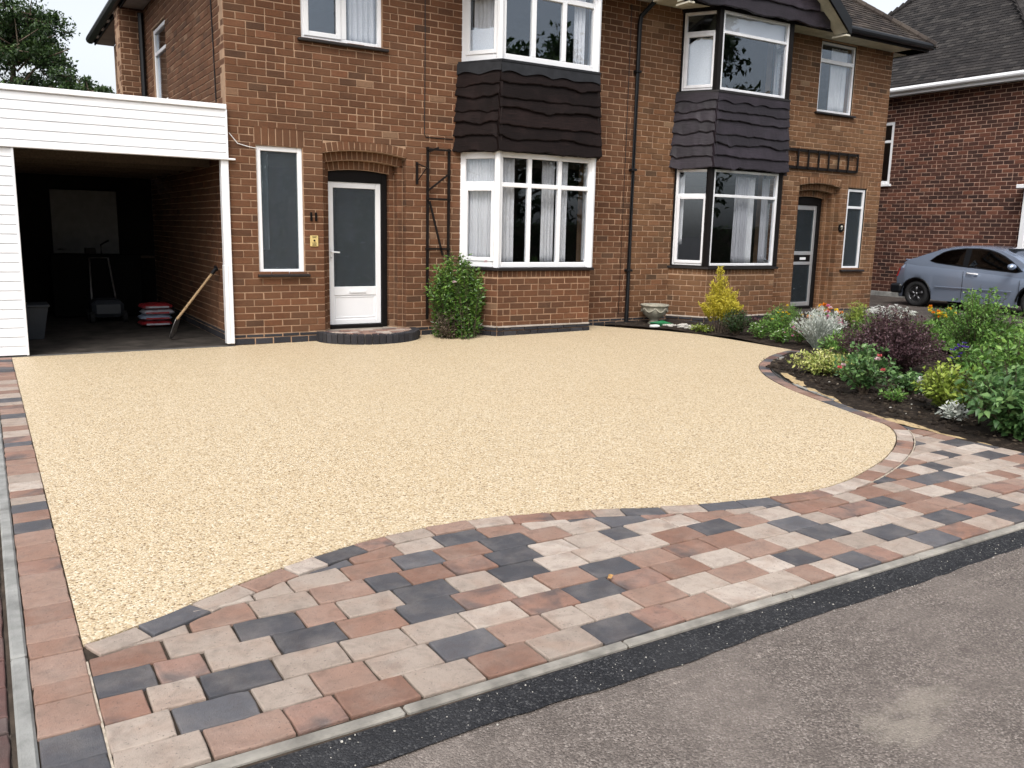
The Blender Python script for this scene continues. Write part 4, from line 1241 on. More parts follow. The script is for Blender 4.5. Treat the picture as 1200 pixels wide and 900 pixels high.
# eaves, gutters and roof
def roof():
    R_ = HL
    ez = 5.17; ov = 0.45; t = 0.80
    # soffits
    for (par, a, b, mt) in ((HL, -0.42, MIDX-.001, 'soffit_grey'), (HR, MIDX+.001, HW+0.42, 'soffit_cream')):
        MB().box(a, b, -0.42, -0.002, WT+.003, WT+.02).build('soffit', mt, par)
        MB().box(a, b, -0.445, -0.42, WT-.01, WT+.14, .004).build('fascia', 'dark_wood', par)
        gt = MB(); gt.tube([(a-.02, -0.50, WT+.085), (b, -0.50, WT+.085)], 0.06, 10); gt.build('gutter', 'black_plastic', par)
    MB().box(-0.34, -0.002, 0.0, 9.2, WT+.003, WT+.02).build('soffit', 'soffit_grey', HL)
    MB().box(-0.365, -0.34, -0.0, 9.2, WT-.02, WT+.14, .004).build('fascia', 'dark_wood', HL)
    MB().tube([(-0.43, -0.4, WT+.09), (-0.43, 9.25, WT+.09)], 0.085, 10).build('gutter', 'black_plastic', HL)
    for yy in (5.9, 6.7, 7.5, 8.3): MB().box(-0.40, -0.366, yy, yy+.22, WT+.0, WT+.025).build('bracket_light_speck', 'white_paint', HL)  # brackets coloured white to stand in for specks of light along the gutter
    MB().box(HW+.002, HW+0.42, -0.42, 9.2, WT+.003, WT+.02).build('soffit', 'soffit_cream', HR)
    MB().box(HW+.42, HW+.445, -0.445, 9.2, WT-.01, WT+.14, .004).build('fascia', 'dark_wood', HR)
    MB().tube([(HW+.50, -0.52, WT+.085), (HW+.50, 9.2, WT+.085)], 0.052, 10).build('gutter', 'black_plastic', HR)
    # hipped main roof, one half for each house
    x0, x1, y0, y1 = -0.47, HW+0.47, -0.50, 9.25
    hy = (y1-y0)/2; rzz = ez+hy*t; ym = (y0+y1)/2
    MB().add([(x0, y0, ez), (MIDX, y0, ez), (MIDX, ym, rzz), (x0+hy, ym, rzz), (x0, y1, ez), (MIDX, y1, ez)], [(0, 1, 2, 3), (0, 3, 4), (4, 3, 2, 5), (0, 4, 5, 1)]).build('roof', 'tile_brown', HL)
    rr = MB().add([(x1, y0, ez), (MIDX, y0, ez), (MIDX, ym, rzz), (x1-hy, ym, rzz), (x1, y1, ez), (MIDX, y1, ez)], [(1, 0, 3, 2), (0, 4, 3), (3, 4, 5, 2), (0, 1, 5, 4)]).build('roof', 'tile_brown', HR)
    # tiles on the part of the slope in view
    random.seed(31)
    tb = MB(); tw, ga = 0.168, 0.105
    sl = math.hypot(1, t); up = Vector((0, 1/sl, t/sl)); nn = Vector((0, -t/sl, 1/sl))
    row = 0; s_ = -0.05
    while s_ < 4.2:
        xx = 9.3+(tw/2 if row % 2 else 0)
        yy0 = y0+s_/sl
        while xx < x1-max(0, s_/sl)+0.02:
            P = Vector((xx, y0, ez))+up*s_+nn*(0.016+random.uniform(0, .006))
            l = 0.17; h = 0.013; w = tw-.004
            dx = Vector((w, 0, 0)); du = up*l-nn*0.018; dn = nn*h
            tb.add([P, P+dx, P+dx+du, P+du, P+dn, P+dx+dn, P+dx+du+dn, P+du+dn], [(4, 5, 6, 7), (0, 1, 5, 4), (0, 4, 7, 3), (1, 2, 6, 5)], random.random())
            xx += tw
        s_ += ga; row += 1
    o = tb.build('roof_tiles', 'tile_brown', rr, recalc=False); o['kind'] = 'stuff'
    # hip tiles
    for k in range(26):
        d = -0.03+k*0.19/1.0
        P = Vector((x1-d*0.62, y0+d*0.62, ez+0.03+d*0.62*t)); Q = P+Vector((-0.15, 0.15, 0.15*t+.012))
        MB().tube([P, Q], [0.085, 0.07], 8).build('hip_tile', 'tile_brown', rr)
    # gables over the bays
    for (par, mir) in ((HL, False), (HR, True)):
        xc = mx(4.355, mir); hs_ = 1.74; gy = -0.66; gz = 5.06; ap = gz+hs_*0.74
        gm = MB().add([(xc-hs_+.05, gy+.05, gz+.06), (xc+hs_-.05, gy+.05, gz+.06), (xc, gy+.05, ap), (xc-hs_+.05, 0.5, gz+.06), (xc+hs_-.05, 0.5, gz+.06), (xc, 0.5, ap)], [(0, 1, 2), (3, 5, 4), (0, 3, 4, 1)])
        gm.build('gable', 'dark_wood', par)
        def clipg(p, xc=xc): 
            return p
        n = 6
        for k in range(n):
            zb = gz+k*0.22; hwid = (ap-zb-0.04)/0.74-0.10
            if hwid < 0.15: continue
            boards(par, (xc-hwid, gy, 0), 0, 2*hwid, zb-0.03, zb+0.22, 1, mat='waney_glare' if mir else 'waney_board', seed=60+k+(10 if mir else 0))
        # roof slopes, bargeboards and their soffits
        for sg in (-1, 1):
            e = Vector((xc+sg*(hs_+0.10), 0, gz-0.04)); a_ = Vector((xc, 0, ap+0.12))
            rs = MB()
            yA, yB = gy-0.26, 3.0
            rs.add([(e.x, yA, e.z+.12), (a_.x, yA, a_.z+.10), (a_.x, yB, a_.z+.10), (e.x, yB, e.z+.12), (e.x, yA, e.z+.16), (a_.x, yA, a_.z+.14), (a_.x, yB, a_.z+.14), (e.x, yB, e.z+.16)],
                   [(0, 1, 2, 3), (4, 5, 6, 7), (0, 1, 5, 4), (1, 2, 6, 5), (2, 3, 7, 6), (3, 0, 4, 7)])
            rs.build('gable_roof', 'tile_brown', par)
            bb = MB()
            bb.add([(e.x, yA-.02, e.z-.09), (a_.x, yA-.02, a_.z-.10), (a_.x, yA-.02, a_.z+.12), (e.x, yA-.02, e.z+.14), (e.x, yA+.02, e.z-.09), (a_.x, yA+.02, a_.z-.10), (a_.x, yA+.02, a_.z+.12), (e.x, yA+.02, e.z+.14)],
                   [(0, 1, 2, 3), (4, 7, 6, 5), (0, 4, 5, 1), (1, 5, 6, 2), (2, 6, 7, 3), (3, 7, 4, 0)])
            bb.build('bargeboard', 'black_plastic', par)
            bs = MB()
            bs.add([(e.x-sg*.02, yA+.021, e.z-.05), (a_.x, yA+.021, a_.z-.06), (a_.x, gy+.04, a_.z-.06), (e.x-sg*.02, gy+.04, e.z-.05), (e.x-sg*.02, yA+.021, e.z-.02), (a_.x, yA+.021, a_.z-.03), (a_.x, gy+.04, a_.z-.03), (e.x-sg*.02, gy+.04, e.z-.02)],
                   [(0, 1, 2, 3), (4, 5, 6, 7), (0, 1, 5, 4), (1, 2, 6, 5), (2, 3, 7, 6), (3, 0, 4, 7)])
            bs.build('barge_soffit', 'soffit_cream', par)
            MB().box(e.x-.10 if sg > 0 else e.x-.01, e.x+.01 if sg > 0 else e.x+.10, yA-.0, gy+.04, e.z-.12, e.z-.09, .004).build('barge_end', 'soffit_cream', par)
roof()

# curtains and blinds (left house: lower bay, upper bay, landing window; right house)
bayL = ((3.54, -0.57, 0), 0.0); sideL = ((3.20, 0.0, 0), math.atan2(-0.57, 0.34))
curtain('pleated net curtain filling the left side light of the left house lower bay', sideL[0], sideL[1], 0.05, 0.60, 1.05, 2.52, 0.13, 11, 0.018, 'curtain_white', seed=1)
curtain('white curtain at the left pane of the lower white bay window', *bayL, 0.07, 0.33, 1.03, 2.55, 0.15, 4, 0.02, 'curtain_white', seed=2)
curtain('white curtain behind the second mullion of the lower white bay window', *bayL, 0.86, 1.08, 1.03, 2.55, 0.22, 4, 0.02, 'curtain_white', seed=3)
curtain('white curtain in the right pane of the lower white bay window', *bayL, 1.08, 1.27, 1.03, 2.55, 0.15, 3, 0.02, 'curtain_white', seed=4)
curtain('pale curtain in the side light of the left house upper bay', sideL[0], sideL[1], 0.16, 0.50, 3.9, 5.0, 0.14, 5, 0.02, 'curtain_white', seed=5)
tag(MB(frame_at(*sideL)).box(0.09, 0.58, 0.11, 0.115, 3.88, 4.24).build('window_blind', 'blind_white'), 'white half-height blind in the side light of the left upper bay', 'blind')
curtain('white curtain in the right pane of the left house upper bay', *bayL, 1.28, 1.46, 3.86, 5.0, 0.15, 3, 0.02, 'curtain_white', seed=6)
curtain('white net curtain in the right pane of the upper window above the white front door', (0, 0, 0), 0, 1.62, 2.0, 3.88, 5.0, 0.13, 5, 0.02, 'curtain_white', seed=7)
bayR = ((7.58, -0.57, 0), 0.0); sideR = ((7.24, 0.0, 0), math.atan2(-0.57, 0.34))
curtain('grey patterned curtain in the big lower pane of the right house bay', *bayR, 0.72, 1.02, 1.03, 2.5, 0.16, 5, 0.025, 'curtain_grey', gather=-0.0, seed=8)
curtain('white curtain beside the grey one in the lower right bay window', *bayR, 1.04, 1.22, 1.03, 2.5, 0.2, 3, 0.02, 'curtain_white', seed=9)
curtain('white curtain at the right edge of the lower right bay window', *bayR, 1.38, 1.55, 1.03, 2.5, 0.2, 3, 0.02, 'curtain_grey', seed=10)
curtain('tied back white curtain in the lower side light of the right house bay', sideR[0], sideR[1], 0.06, 0.16, 1.35, 2.5, 0.14, 3, 0.015, 'curtain_white', seed=11)
tag(MB(frame_at(*bayR)).box(0.06, 1.57, 0.12, 0.125, 4.72, 5.02).build('window_blind', 'blind_white'), 'white roller blind in the top light of the right upper bay window', 'blind')
bl = MB(frame_at(*sideR)); bl.prism([(0, 0)]*3, 0, 0) if False else None
bl.add([(0.10, 0.12, 3.86), (0.55, 0.12, 3.86), (0.55, 0.12, 4.66), (0.42, 0.12, 4.63), (0.33, 0.12, 4.65), (0.25, 0.12, 4.64), (0.10, 0.12, 4.55), (0.10, 0.126, 3.86), (0.55, 0.126, 3.86), (0.55, 0.126, 4.66), (0.42, 0.126, 4.63), (0.33, 0.126, 4.65), (0.25, 0.126, 4.64), (0.10, 0.126, 4.55)],
       [(0, 1, 2, 3, 4, 5, 6), (13, 12, 11, 10, 9, 8, 7)]+[(i, (i+1) % 7, 7+(i+1) % 7, 7+i) for i in range(7)])
tag(bl.build('window_blind', 'blind_white'), 'white shaped blind filling the side light of the right upper bay', 'blind')
curtain('white net curtain in the right house upper window under the eaves', (10.675, 0, 0), 0, 0.42, 0.90, 3.86, 4.98, 0.13, 5, 0.02, 'curtain_white', seed=12)

curtain('pale curtain strip added for a light streak in the frosted narrow window left of the white door', (0.348, 0, 0), 0, 0.03, 0.20, 1.2, 2.45, 0.22, 3, 0.02, 'curtain_white', seed=13)  # added strip, gives the frosted pane its pale vertical light streak

# ------------------------------------------------------------------ front step
random.seed(41)
st = thing('door_step', 'half round step of black bricks with reddish block top at white front door', 'step', (1.80, -0.2, 0))
sc_, sa, sb, sz = (1.81, 0.02), 0.735, 0.66, 0.135
core = [(sc_[0]+(sa-.03)*math.cos(t), sc_[1]-(sb-.03)*math.sin(t)) for t in [math.pi*i/24 for i in range(25)]]
MB().prism(core, -0.02, sz-0.012).build('core', 'mortar_dark', st)
nb = 24
for i in range(nb):
    t0, t1 = math.pi*i/nb+0.006, math.pi*(i+1)/nb-0.006
    out = [(sc_[0]+sa*math.cos(t), sc_[1]-sb*math.sin(t)) for t in (t0, (t0+t1)/2, t1)]
    inn = [(sc_[0]+(sa-.11)*math.cos(t), sc_[1]-(sb-.11)*math.sin(t)) for t in (t1, (t0+t1)/2, t0)]
    paver_obj(out+inn, 'brick_blue_black', st, sz+random.uniform(-.003, .003), h=sz+.02, name='edge_brick', c=0.012)
yy = 0.0
while yy > -0.56:
    y1 = yy-0.10
    hw1 = (sa-.115)*math.sqrt(max(0, 1-((y1-.02)/(sb-.115))**2)) if abs((y1-.02)/(sb-.115)) < 1 else 0
    hw0 = (sa-.115)*math.sqrt(max(0, 1-((yy-.02)/(sb-.115))**2))
    xx = sc_[0]-hw0
    while xx < sc_[0]+hw0-.02:
        x2 = min(xx+random.choice([.14, .2]), sc_[0]+hw0)
        def cl(x, y, h): return (max(sc_[0]-h, min(sc_[0]+h, x)), y)
        p = [cl(xx+.003, yy-.003, hw0), cl(x2-.003, yy-.003, hw0), cl(x2-.003, y1+.003, max(.02, hw1)), cl(xx+.003, y1+.003, max(.02, hw1))]
        if abs(p[2][0]-p[3][0]) > .02 or abs(p[0][0]-p[1][0]) > .02:
            paver_obj(p, random.choice(['paver_terracotta', 'paver_burnt', 'paver_buff', 'paver_plum']), st, sz+.001, h=.03)
        xx = x2
    yy = y1
MB().box(1.215, 2.38, -0.02, 0.42, -0.05, 0.122).build('threshold', 'mortar_pale', st)

# ------------------------------------------------------------------ garage
random.seed(42)
G = thing('garage', 'white clad flat roofed garage with open front beside brown brick house', 'garage', (-1.6, 0.0, 0))
GL = -3.45; GO = -2.295; GT = 2.945
wl = MB()
wl.box(GL, GL+.12, 0.03, 5.6, 0, 2.32); wl.box(GL+.12, -0.01, 5.5, 5.6, 0, 2.32)
wl.box(GL, GO, 0.0, 0.05, 0, 2.31); wl.box(GL, -0.02, 0.0, 0.08, 2.312, 2.93)
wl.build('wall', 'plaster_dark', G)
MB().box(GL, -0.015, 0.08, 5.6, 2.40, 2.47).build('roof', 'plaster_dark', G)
for yy in (0.9, 1.9, 2.9, 3.9, 4.9): MB().box(GL+.12, -0.02, yy, yy+.06, 2.25, 2.398).build('joist', 'stick', G)
zs = [2.315, 2.38, 2.487, 2.593, 2.691, 2.792, 2.885]
def shiplap(x0, x1, y, z0, z1):
    a, b = z0+.0015, z1-.0015
    V = []
    for x in (x0, x1): V += [(x, y+.018, a), (x, y-.004, a), (x, y-.004, a+.004), (x, y-.001, b-.010), (x, y+.005, b-.006), (x, y+.005, b), (x, y+.018, b)]
    F = [(i, (i+1) % 7, 7+(i+1) % 7, 7+i) for i in range(7)]+[tuple(range(7)), tuple(range(13, 6, -1))]
    return MB().add(V, F).build('cladding_board', 'white_cladding', G)
for a, b in zip(zs[:-1], zs[1:]): shiplap(GL, -0.012, -0.035, a, b)
MB().box(GL, -0.008, -0.062, 0.05, 2.886, GT, .006).build('top_trim', 'white_cladding', G)
MB().box(-0.020, -0.004, -0.058, 0.03, 2.317, 2.885, .004).build('corner_trim', 'white_cladding', G)
MB().box(GL, 0.075, -0.075, 0.03, 2.292, 2.314, .004).build('drip_trim', 'white_plastic', G)
z = 0.02
while z < 2.27:
    shiplap(GL, GO-.012, -0.035, z, min(z+.1035, 2.290)); z += .1035
MB().box(GO-.012, GO+.012, -0.055, 0.07, 0.015, 2.29, .004).build('corner_trim', 'white_plastic', G)
MB().box(-0.095, -0.004, -0.045, 0.06, 0.03, 2.29, .006).build('door_post', 'white_plastic', G)
MB().box(-0.10, -0.055, -0.052, 0.068, 0.03, 1.02, .006).build('post_guard', 'white_plastic', G)
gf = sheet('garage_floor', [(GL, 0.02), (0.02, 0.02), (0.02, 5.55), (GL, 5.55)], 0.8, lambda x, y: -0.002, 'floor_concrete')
MB().box(GL, -0.0, -0.055, 0.03, -0.06, 0.006, .004).build('threshold', 'mortar_dark', G)
wd = MB().box(-1.62, -0.60, 5.40, 5.45, 0.05, 2.03, .006).build('back_door', 'door_dimmed', G)
MB().tube([(-1.53, 5.39, 1.05), (-1.53, 5.35, 1.05), (-1.44, 5.35, 1.05)], .012, 6).build('handle', 'steel', wd)
MB().box(-0.6, -0.06, 5.2, 5.45, 0.9, 0.94).build('shelf', 'stick', G)
# bags of compost
def bag(name, label, c, size, rz, mat, seed):
    rr = random.Random(seed); n, m_ = 16, 10; V = []; F = []
    for i in range(n+1):
        for j in range(m_+1):
            u, v = i/n*2-1, j/m_*2-1
            e = (1-abs(u)**4)**.5*(1-abs(v)**4)**.5 if abs(u) < 1 and abs(v) < 1 else 0
            x = u*size[0]/2*(1+.03*math.sin(v*5+seed)); y = v*size[1]/2*(1+.03*math.sin(u*6+seed))
            V.append((x, y, e*size[2]*.55+.01*math.sin(u*9+v*7+seed)*e))
    for s_ in (1, -1):
        pass
    top = len(V)
    V2 = [(x, y, -z*.8) for x, y, z in V]
    for i in range(n):
        for j in range(m_):
            k = i*(m_+1)+j; F.append((k, k+m_+1, k+m_+2, k+1)); F.append((top+k, top+k+1, top+k+m_+2, top+k+m_+1))
    mb = MB(Matrix.Translation(Vector(c)) @ Matrix.Rotation(rz, 4, 'Z')); mb.add(V+V2, F)
    return mb
for k, (mt, z, lb) in enumerate((('red_sack', .05, 'red and white plastic sack, bottom of the pile inside the garage'), ('blue_sack', .135, 'bluish plastic sack, second of the pile inside the garage'),
                            ('white_sack', .215, 'white plastic sack, third of the pile inside the garage'), ('red_sack', .30, 'red plastic sack on top of the pile inside the garage'))):
    t = thing('sack', lb, 'sack', (-0.52, 2.52, z-.045), 'sacks piled in the garage')
    bag('', '', (-0.52+random.uniform(-.02, .02), 2.52, z), (.44, .36, .085), random.uniform(-.1, .1), mt, k+3).build('sack_body', mt, t, True)
    MB().box(-0.68, -0.36, 2.335, 2.34, z-.012, z+.012).build('printed_band', 'white_sack' if 'red' in mt else 'red_sack', t)
# shovel leaning on the house wall inside the garage
sh = thing('shovel', 'wooden handled shovel leaning on the brick wall inside the garage mouth', 'shovel', (-0.56, 0.86, 0))
a = Vector((-0.53, 0.84, 0.27)); b = Vector((-0.085, 0.64, 0.90))
MB().tube([a, b], [0.018, 0.016], 8).build('shaft', 'wood_shaft', sh)
hd = MB(); d = (b-a).normalized(); sdv = d.cross(Vector((0, 1, 0))).normalized()
hd.tube([b-d*.03, b+d*.06], .024, 8); hd.tube([b+d*.06+Vector((0, .055, .02)), b+d*.07, b+d*.06-Vector((0, .055, .02))], .016, 8)
hd.build('grip', 'black_plastic', sh)
V = []; F = []
ax = Vector((-0.11, 0.06, -0.28)); ax.normalize(); lat = Vector((0.55, 0.83, 0)).normalized(); nrm = ax.cross(lat).normalized()
for i in range(9):
    t = i/8; w = .085*(1.0 if t < .75 else max(0.25, 1-((t-.75)/.25)**2*.9))*(0.75+.25*min(1, t*4))
    for j in range(7):
        u = j/6*2-1
        V.append(a+ax*(t*.29-.02)+lat*u*w+nrm*(.03*(u*u)-.02*(1-t)))
for i in range(8):
    for j in range(6): k = i*7+j; F.append((k, k+1, k+8, k+7))
bo = MB().add(V, F).build('blade', 'steel', sh, True); md = bo.modifiers.new('t', 'SOLIDIFY'); md.thickness = .004
# storage bin
bn = thing('storage_bin', 'grey plastic bin inside the garage behind the white cladding', 'bin', (-2.17, 1.65, 0))
MB().add([(-2.40, 1.50, .005), (-2.05, 1.50, .005), (-2.05, 1.85, .005), (-2.40, 1.85, .005), (-2.45, 1.45, .42), (-1.98, 1.45, .42), (-1.98, 1.90, .42), (-2.45, 1.90, .42)],
         [(0, 3, 2, 1), (0, 1, 5, 4), (1, 2, 6, 5), (2, 3, 7, 6), (3, 0, 4, 7), (4, 5, 6, 7)]).build('tub', 'grey_plastic', bn)
MB().box(-2.47, -1.96, 1.43, 1.92, .42, .45, .008).build('rim', 'grey_plastic', bn)
# clutter seen dimly at the back: a bicycle-like trolley and a tool cabinet
wk = thing('tool_cabinet', 'dark tool cabinet standing in front of the white door inside the garage', 'cabinet', (-1.1, 4.2, 0))
MB().box(-1.75, -0.45, 4.1, 4.55, 0.02, 1.0, .01).build('cabinet_body', 'cabinet_black', wk)
mw = thing('lawn_mower', 'dim lawn mower with bent handle standing in the garage shadows', 'mower', (-1.05, 3.4, 0))
MB().box(-1.30, -0.85, 3.2, 3.75, .08, .34, .06).build('deck', 'grey_plastic', mw)
MB().tube([(-1.25, 3.7, .25), (-1.22, 4.0, .95), (-0.95, 4.0, .95), (-0.9, 3.7, .25)], .014, 6).build('handle', 'steel', mw)
for (xx, yy) in ((-1.3, 3.25), (-0.85, 3.25), (-1.3, 3.7), (-0.85, 3.7)): MB().tube([(xx-.03, yy, .09), (xx+.03, yy, .09)], .09, 12).build('wheel', 'rubber', mw)
vs = thing('bench_vice', 'small dark vice on the cabinet inside the garage', 'vice', (-1.1, 4.2, 1.0))
MB().box(-1.25, -1.1, 4.2, 4.35, 1.002, 1.10, .01).build('jaw', 'black_iron', vs); MB().tube([(-1.02, 4.2, 1.002), (-1.02, 4.2, 1.15), (-0.9, 4.22, 1.22)], .015, 6).build('screw', 'black_iron', vs)

# ------------------------------------------------------------------ trellises, bracket, bowl
def bar(mb, a, b, w=0.022, t=0.014):
    a = Vector(a); b = Vector(b); d = (b-a).normalized(); y = Vector((0, 1, 0)); s_ = d.cross(y).normalized()
    V = []
    for p in (a, b):
        for (i, j) in ((-1, -1), (1, -1), (1, 1), (-1, 1)): V.append(p+s_*i*w/2+y*j*t/2)
    mb.add(V, [(0, 1, 2, 3), (4, 7, 6, 5), (0, 4, 5, 1), (1, 5, 6, 2), (2, 6, 7, 3), (3, 7, 4, 0)])
T = thing('trellis', 'tall narrow dark trellis on the wall above the climbing shrub', 'trellis', (2.87, -0.03, 0.3))
for (a, b) in (((2.70, -.03, .25), (2.70, -.03, 2.63)), ((3.03, -.03, .6), (3.03, -.03, 2.62))): m_ = MB(); bar(m_, a, b, .036, .02); m_.build('upright', 'black_iron', T)
for (a, b) in (((2.68, -.05, 2.60), (3.05, -.05, 2.60)), ((2.68, -.05, 1.93), (3.05, -.05, 1.93)), ((2.66, -.05, 1.24), (3.05, -.05, 1.24)), ((2.71, -.052, 2.05), (3.02, -.052, 2.28)), ((2.72, -.05, 1.9), (2.93, -.05, 1.15)), ((2.72, -.045, 2.57), (2.86, -.045, 2.63))):
    m_ = MB(); bar(m_, a, b, .026, .016); m_.build('rail', 'black_iron', T)
K = thing('hanging_bracket', 'small black iron bracket on the wall left of the tall trellis', 'bracket', (2.545, -0.02, 2.13))
m_ = MB(); bar(m_, (2.545, -.012, 2.12), (2.545, -.012, 2.42), .03, .02); m_.build('back_plate', 'black_iron', K)
MB().tube([(2.545, -.02, 2.40), (2.60, -.20, 2.34), (2.615, -.25, 2.32)], .008, 6).build('arm', 'black_iron', K); MB().tube([(2.545, -.02, 2.16), (2.60, -.20, 2.335)], .007, 6).build('stay', 'black_iron', K)
T2 = thing('trellis', 'wide low black trellis panel above the arched doorway of right house', 'trellis', (10.9, -0.03, 2.77))
for (a, b) in (((9.93, -.03, 3.085), (11.90, -.03, 3.085)), ((9.93, -.03, 2.775), (11.90, -.03, 2.775))): m_ = MB(); bar(m_, a, b, .05, .02); m_.build('rail', 'black_iron', T2)
for k in range(7): x = 10.20+k*.283; m_ = MB(); bar(m_, (x, -.05, 2.76), (x, -.05, 3.11), .038, .016); m_.build('upright', 'black_iron', T2)

bw = thing('stone_bowl', 'weathered pale stone bowl planter standing on soil against the brick wall', 'planter', (6.72, -0.30, 0.05))
MB().lathe([(.10, 0), (.11, .02), (.075, .05), (.07, .085), (.13, .12), (.19, .18), (.215, .25), (.22, .30), (.235, .305), (.235, .33), (.205, .33), (.19, .27), (.05, .2)], 28, (6.72, -0.30, .045)).build('bowl', 'bowl_stone', bw, True)
sw_ = MB()
for k in range(7):
    t0 = k*2*math.pi/7
    sw_.tube([(6.72+.213*math.cos(t0+s_*.9-.45), -.30+.213*math.sin(t0+s_*.9-.45), .045+.28-.07*math.sin(s_*math.pi)) for s_ in [i/6 for i in range(7)]], .011, 5)
sw_.build('swag', 'bowl_stone', bw, True)
gp = thing('green_tray', 'crumpled green plastic tray on the ground below the stone bowl', 'tray', (6.55, -0.62, 0.05))
MB().add([(6.44, -.75, .055), (6.70, -.72, .055), (6.68, -.55, .055), (6.45, -.56, .06), (6.41, -.78, .12), (6.74, -.74, .10), (6.71, -.52, .13), (6.42, -.53, .11)], [(0, 3, 2, 1), (0, 1, 5, 4), (1, 2, 6, 5), (2, 3, 7, 6), (3, 0, 4, 7)]).build('tray', 'green_plastic', gp)
wb = thing('white_wrapper', 'small white wrapper on the ground beside the green tray', 'litter', (6.33, -0.75, 0.05))
MB().box(6.26, 6.40, -.82, -.72, .055, .10, .01).build('wrapper', 'white_paint', wb)
random.seed(77)
pb = MB()
for k in range(60):
    x, y = random.uniform(6.5, 7.0), random.uniform(-1.35, -.75)
    r = random.uniform(.015, .035); pb.box(x-r, x+r, y-r*.8, y+r*.8, soilz(x, y)-.004, soilz(x, y)+r*.9, r*.35)
tag(pb.build('pebbles', 'pebble_white'), 'patch of pale pebbles on the soil below the stone bowl', 'pebbles', None, 'stuff')

# ------------------------------------------------------------------ neighbouring house on the right
random.seed(51)
NB = thing('neighbour_house', 'dark red brick house with tiled hip roof beyond the parked car', 'house', (19.5, 3.0, 0.1))
NX, NY0, NY1, NT_ = 16.3, -0.95, 11.0, 4.86
wop = [(NY1-3.45, NY1-2.32, 2.82, 4.30)]
nm_ = MB(); wall_mesh(nm_, (NX, NY1, 0), -math.pi/2, NY1-NY0, -0.1, NT_, wop)
wall_mesh(nm_, (NX+.01, NY0, 0), 0, 7.0, -0.1, NT_, ()); nm_.box(NX+.3, NX+7, NY1, NY1+.2, 0, NT_); nm_.box(NX+6.8, NX+7, NY0+.25, NY1, 0, NT_)
nw = nm_.build('wall', 'mortar_pink', NB)
NBk = Bricks(); NBk.panel((NX, NY1, 0), -math.pi/2, NY1-NY0, 0.14, NT_, wop, shift=.07); NBk.panel((NX, NY0, 0), 0, 3.0, 0.14, NT_, (), shift=.02)
NBk.build(nw, 'brick_dark_red')
MB().box(NX-.06, NX-.002, NY0-.06, NY1, -0.05, 0.235, .01).build('plinth', 'edging_concrete', NB)
rm_ = MB(); rm_.box(NX+3, NX+3.1, NY0+.3, NY1, 0, NT_); rm_.box(NX+.01, NX+7, NY0+.02, NY1, NT_+.002, NT_+.05); rm_.build('room', 'room_wall', NB)
window(NB, (NX, 3.43, 2.835), -math.pi/2, 1.11, 1.45, (), (1.0,), .07, .06, inset=.01)
MB().box(NX-.06, NX+.05, 2.26, 3.50, 2.77, 2.83, .008).build('sill', 'white_plastic', NB)
# white porch post and canopy at the front corner
pc = MB(); pc.box(NX-.22, NX-.08, NY0-.20, NY0-.08, 0.1, 2.62, .008); pc.build('porch_post', 'white_plastic', NB)
MB().box(NX-.36, NX+2.2, NY0-.9, NY0+.02, 2.62, 2.70, .008).build('porch_canopy', 'white_plastic', NB)
window(NB, (NX-.08, NY0-.10, 0.9), 0, 1.9, 1.6, (.9,), (1.1,), .06, .06, inset=.0)
MB().box(NX-.30, NX-.002, NY0-.3, NY1+.1, NT_+.0, NT_+.02).build('soffit', 'white_plastic', NB)
MB().box(NX-.33, NX-.30, NY0-.33, NY1+.1, NT_-.03, NT_+.13, .004).build('fascia', 'white_plastic', NB)
MB().tube([(NX-.385, NY0-.36, NT_+.09), (NX-.385, NY1+.1, NT_+.09)], .055, 10).build('gutter', 'white_plastic', NB)
MB().tube([(NX-.36, NY0-.385, NT_+.09), (NX+5, NY0-.385, NT_+.09)], .055, 10).build('gutter', 'white_plastic', NB)
# hip roof with tile courses
ex0, ey0, ey1, ez, tp = NX-.36, NY0-.36, 6.4, NT_+.13, 1.0
hd_ = (ey1-ey0)/2
apx = (ex0+hd_, (ey0+ey1)/2, ez+hd_*tp)
rf = MB().add([(ex0, ey0, ez), (ex0, ey1, ez), apx, (ex0+9, ey0, ez), (ex0+9, (ey0+ey1)/2, apx[2]), (ex0+9, ey1, ez)], [(0, 2, 1), (0, 3, 4, 2), (1, 2, 4, 5)]).build('roof', 'tile_grey', NB)
sl = math.hypot(1, tp); up = Vector((1/sl, 0, tp/sl)); nn = Vector((-tp/sl, 0, 1/sl))
tb = MB(); s_ = -.05; row = 0; ga = .105; tw = .17
while s_ < hd_*sl:
    d = max(0, s_/sl); yy = ey0+d*.99-(tw/2 if row % 2 else 0)
    while yy < ey1-d*.99:
        P = Vector((ex0, yy, ez))+up*s_+nn*(.012+random.uniform(0, .005)); dy = Vector((0, tw-.005, 0)); du = up*.15-nn*.014; dn = nn*.011
        tb.add([P, P+dy, P+dy+du, P+du, P+dn, P+dy+dn, P+dy+du+dn, P+du+dn], [(4, 7, 6, 5), (0, 4, 5, 1), (0, 3, 7, 4), (1, 5, 6, 2)], random.random())
        yy += tw
    s_ += ga; row += 1
up2 = Vector((0, 1/sl, tp/sl)); nn2 = Vector((0, -tp/sl, 1/sl)); s_ = -.05; row = 0
while s_ < hd_*sl:
    d = max(0, s_/sl); xx = ex0+d*.99-(tw/2 if row % 2 else 0)
    while xx < ex0+4.5:
        P = Vector((xx, ey0, ez))+up2*s_+nn2*(.012+random.uniform(0, .005)); dx = Vector((tw-.005, 0, 0)); du = up2*.15-nn2*.014; dn = nn2*.011
        tb.add([P, P+dx, P+dx+du, P+du, P+dn, P+dx+dn, P+dx+du+dn, P+du+dn], [(4, 5, 6, 7), (0, 1, 5, 4), (0, 4, 7, 3), (1, 2, 6, 5)], random.random())
        xx += tw
    s_ += ga; row += 1
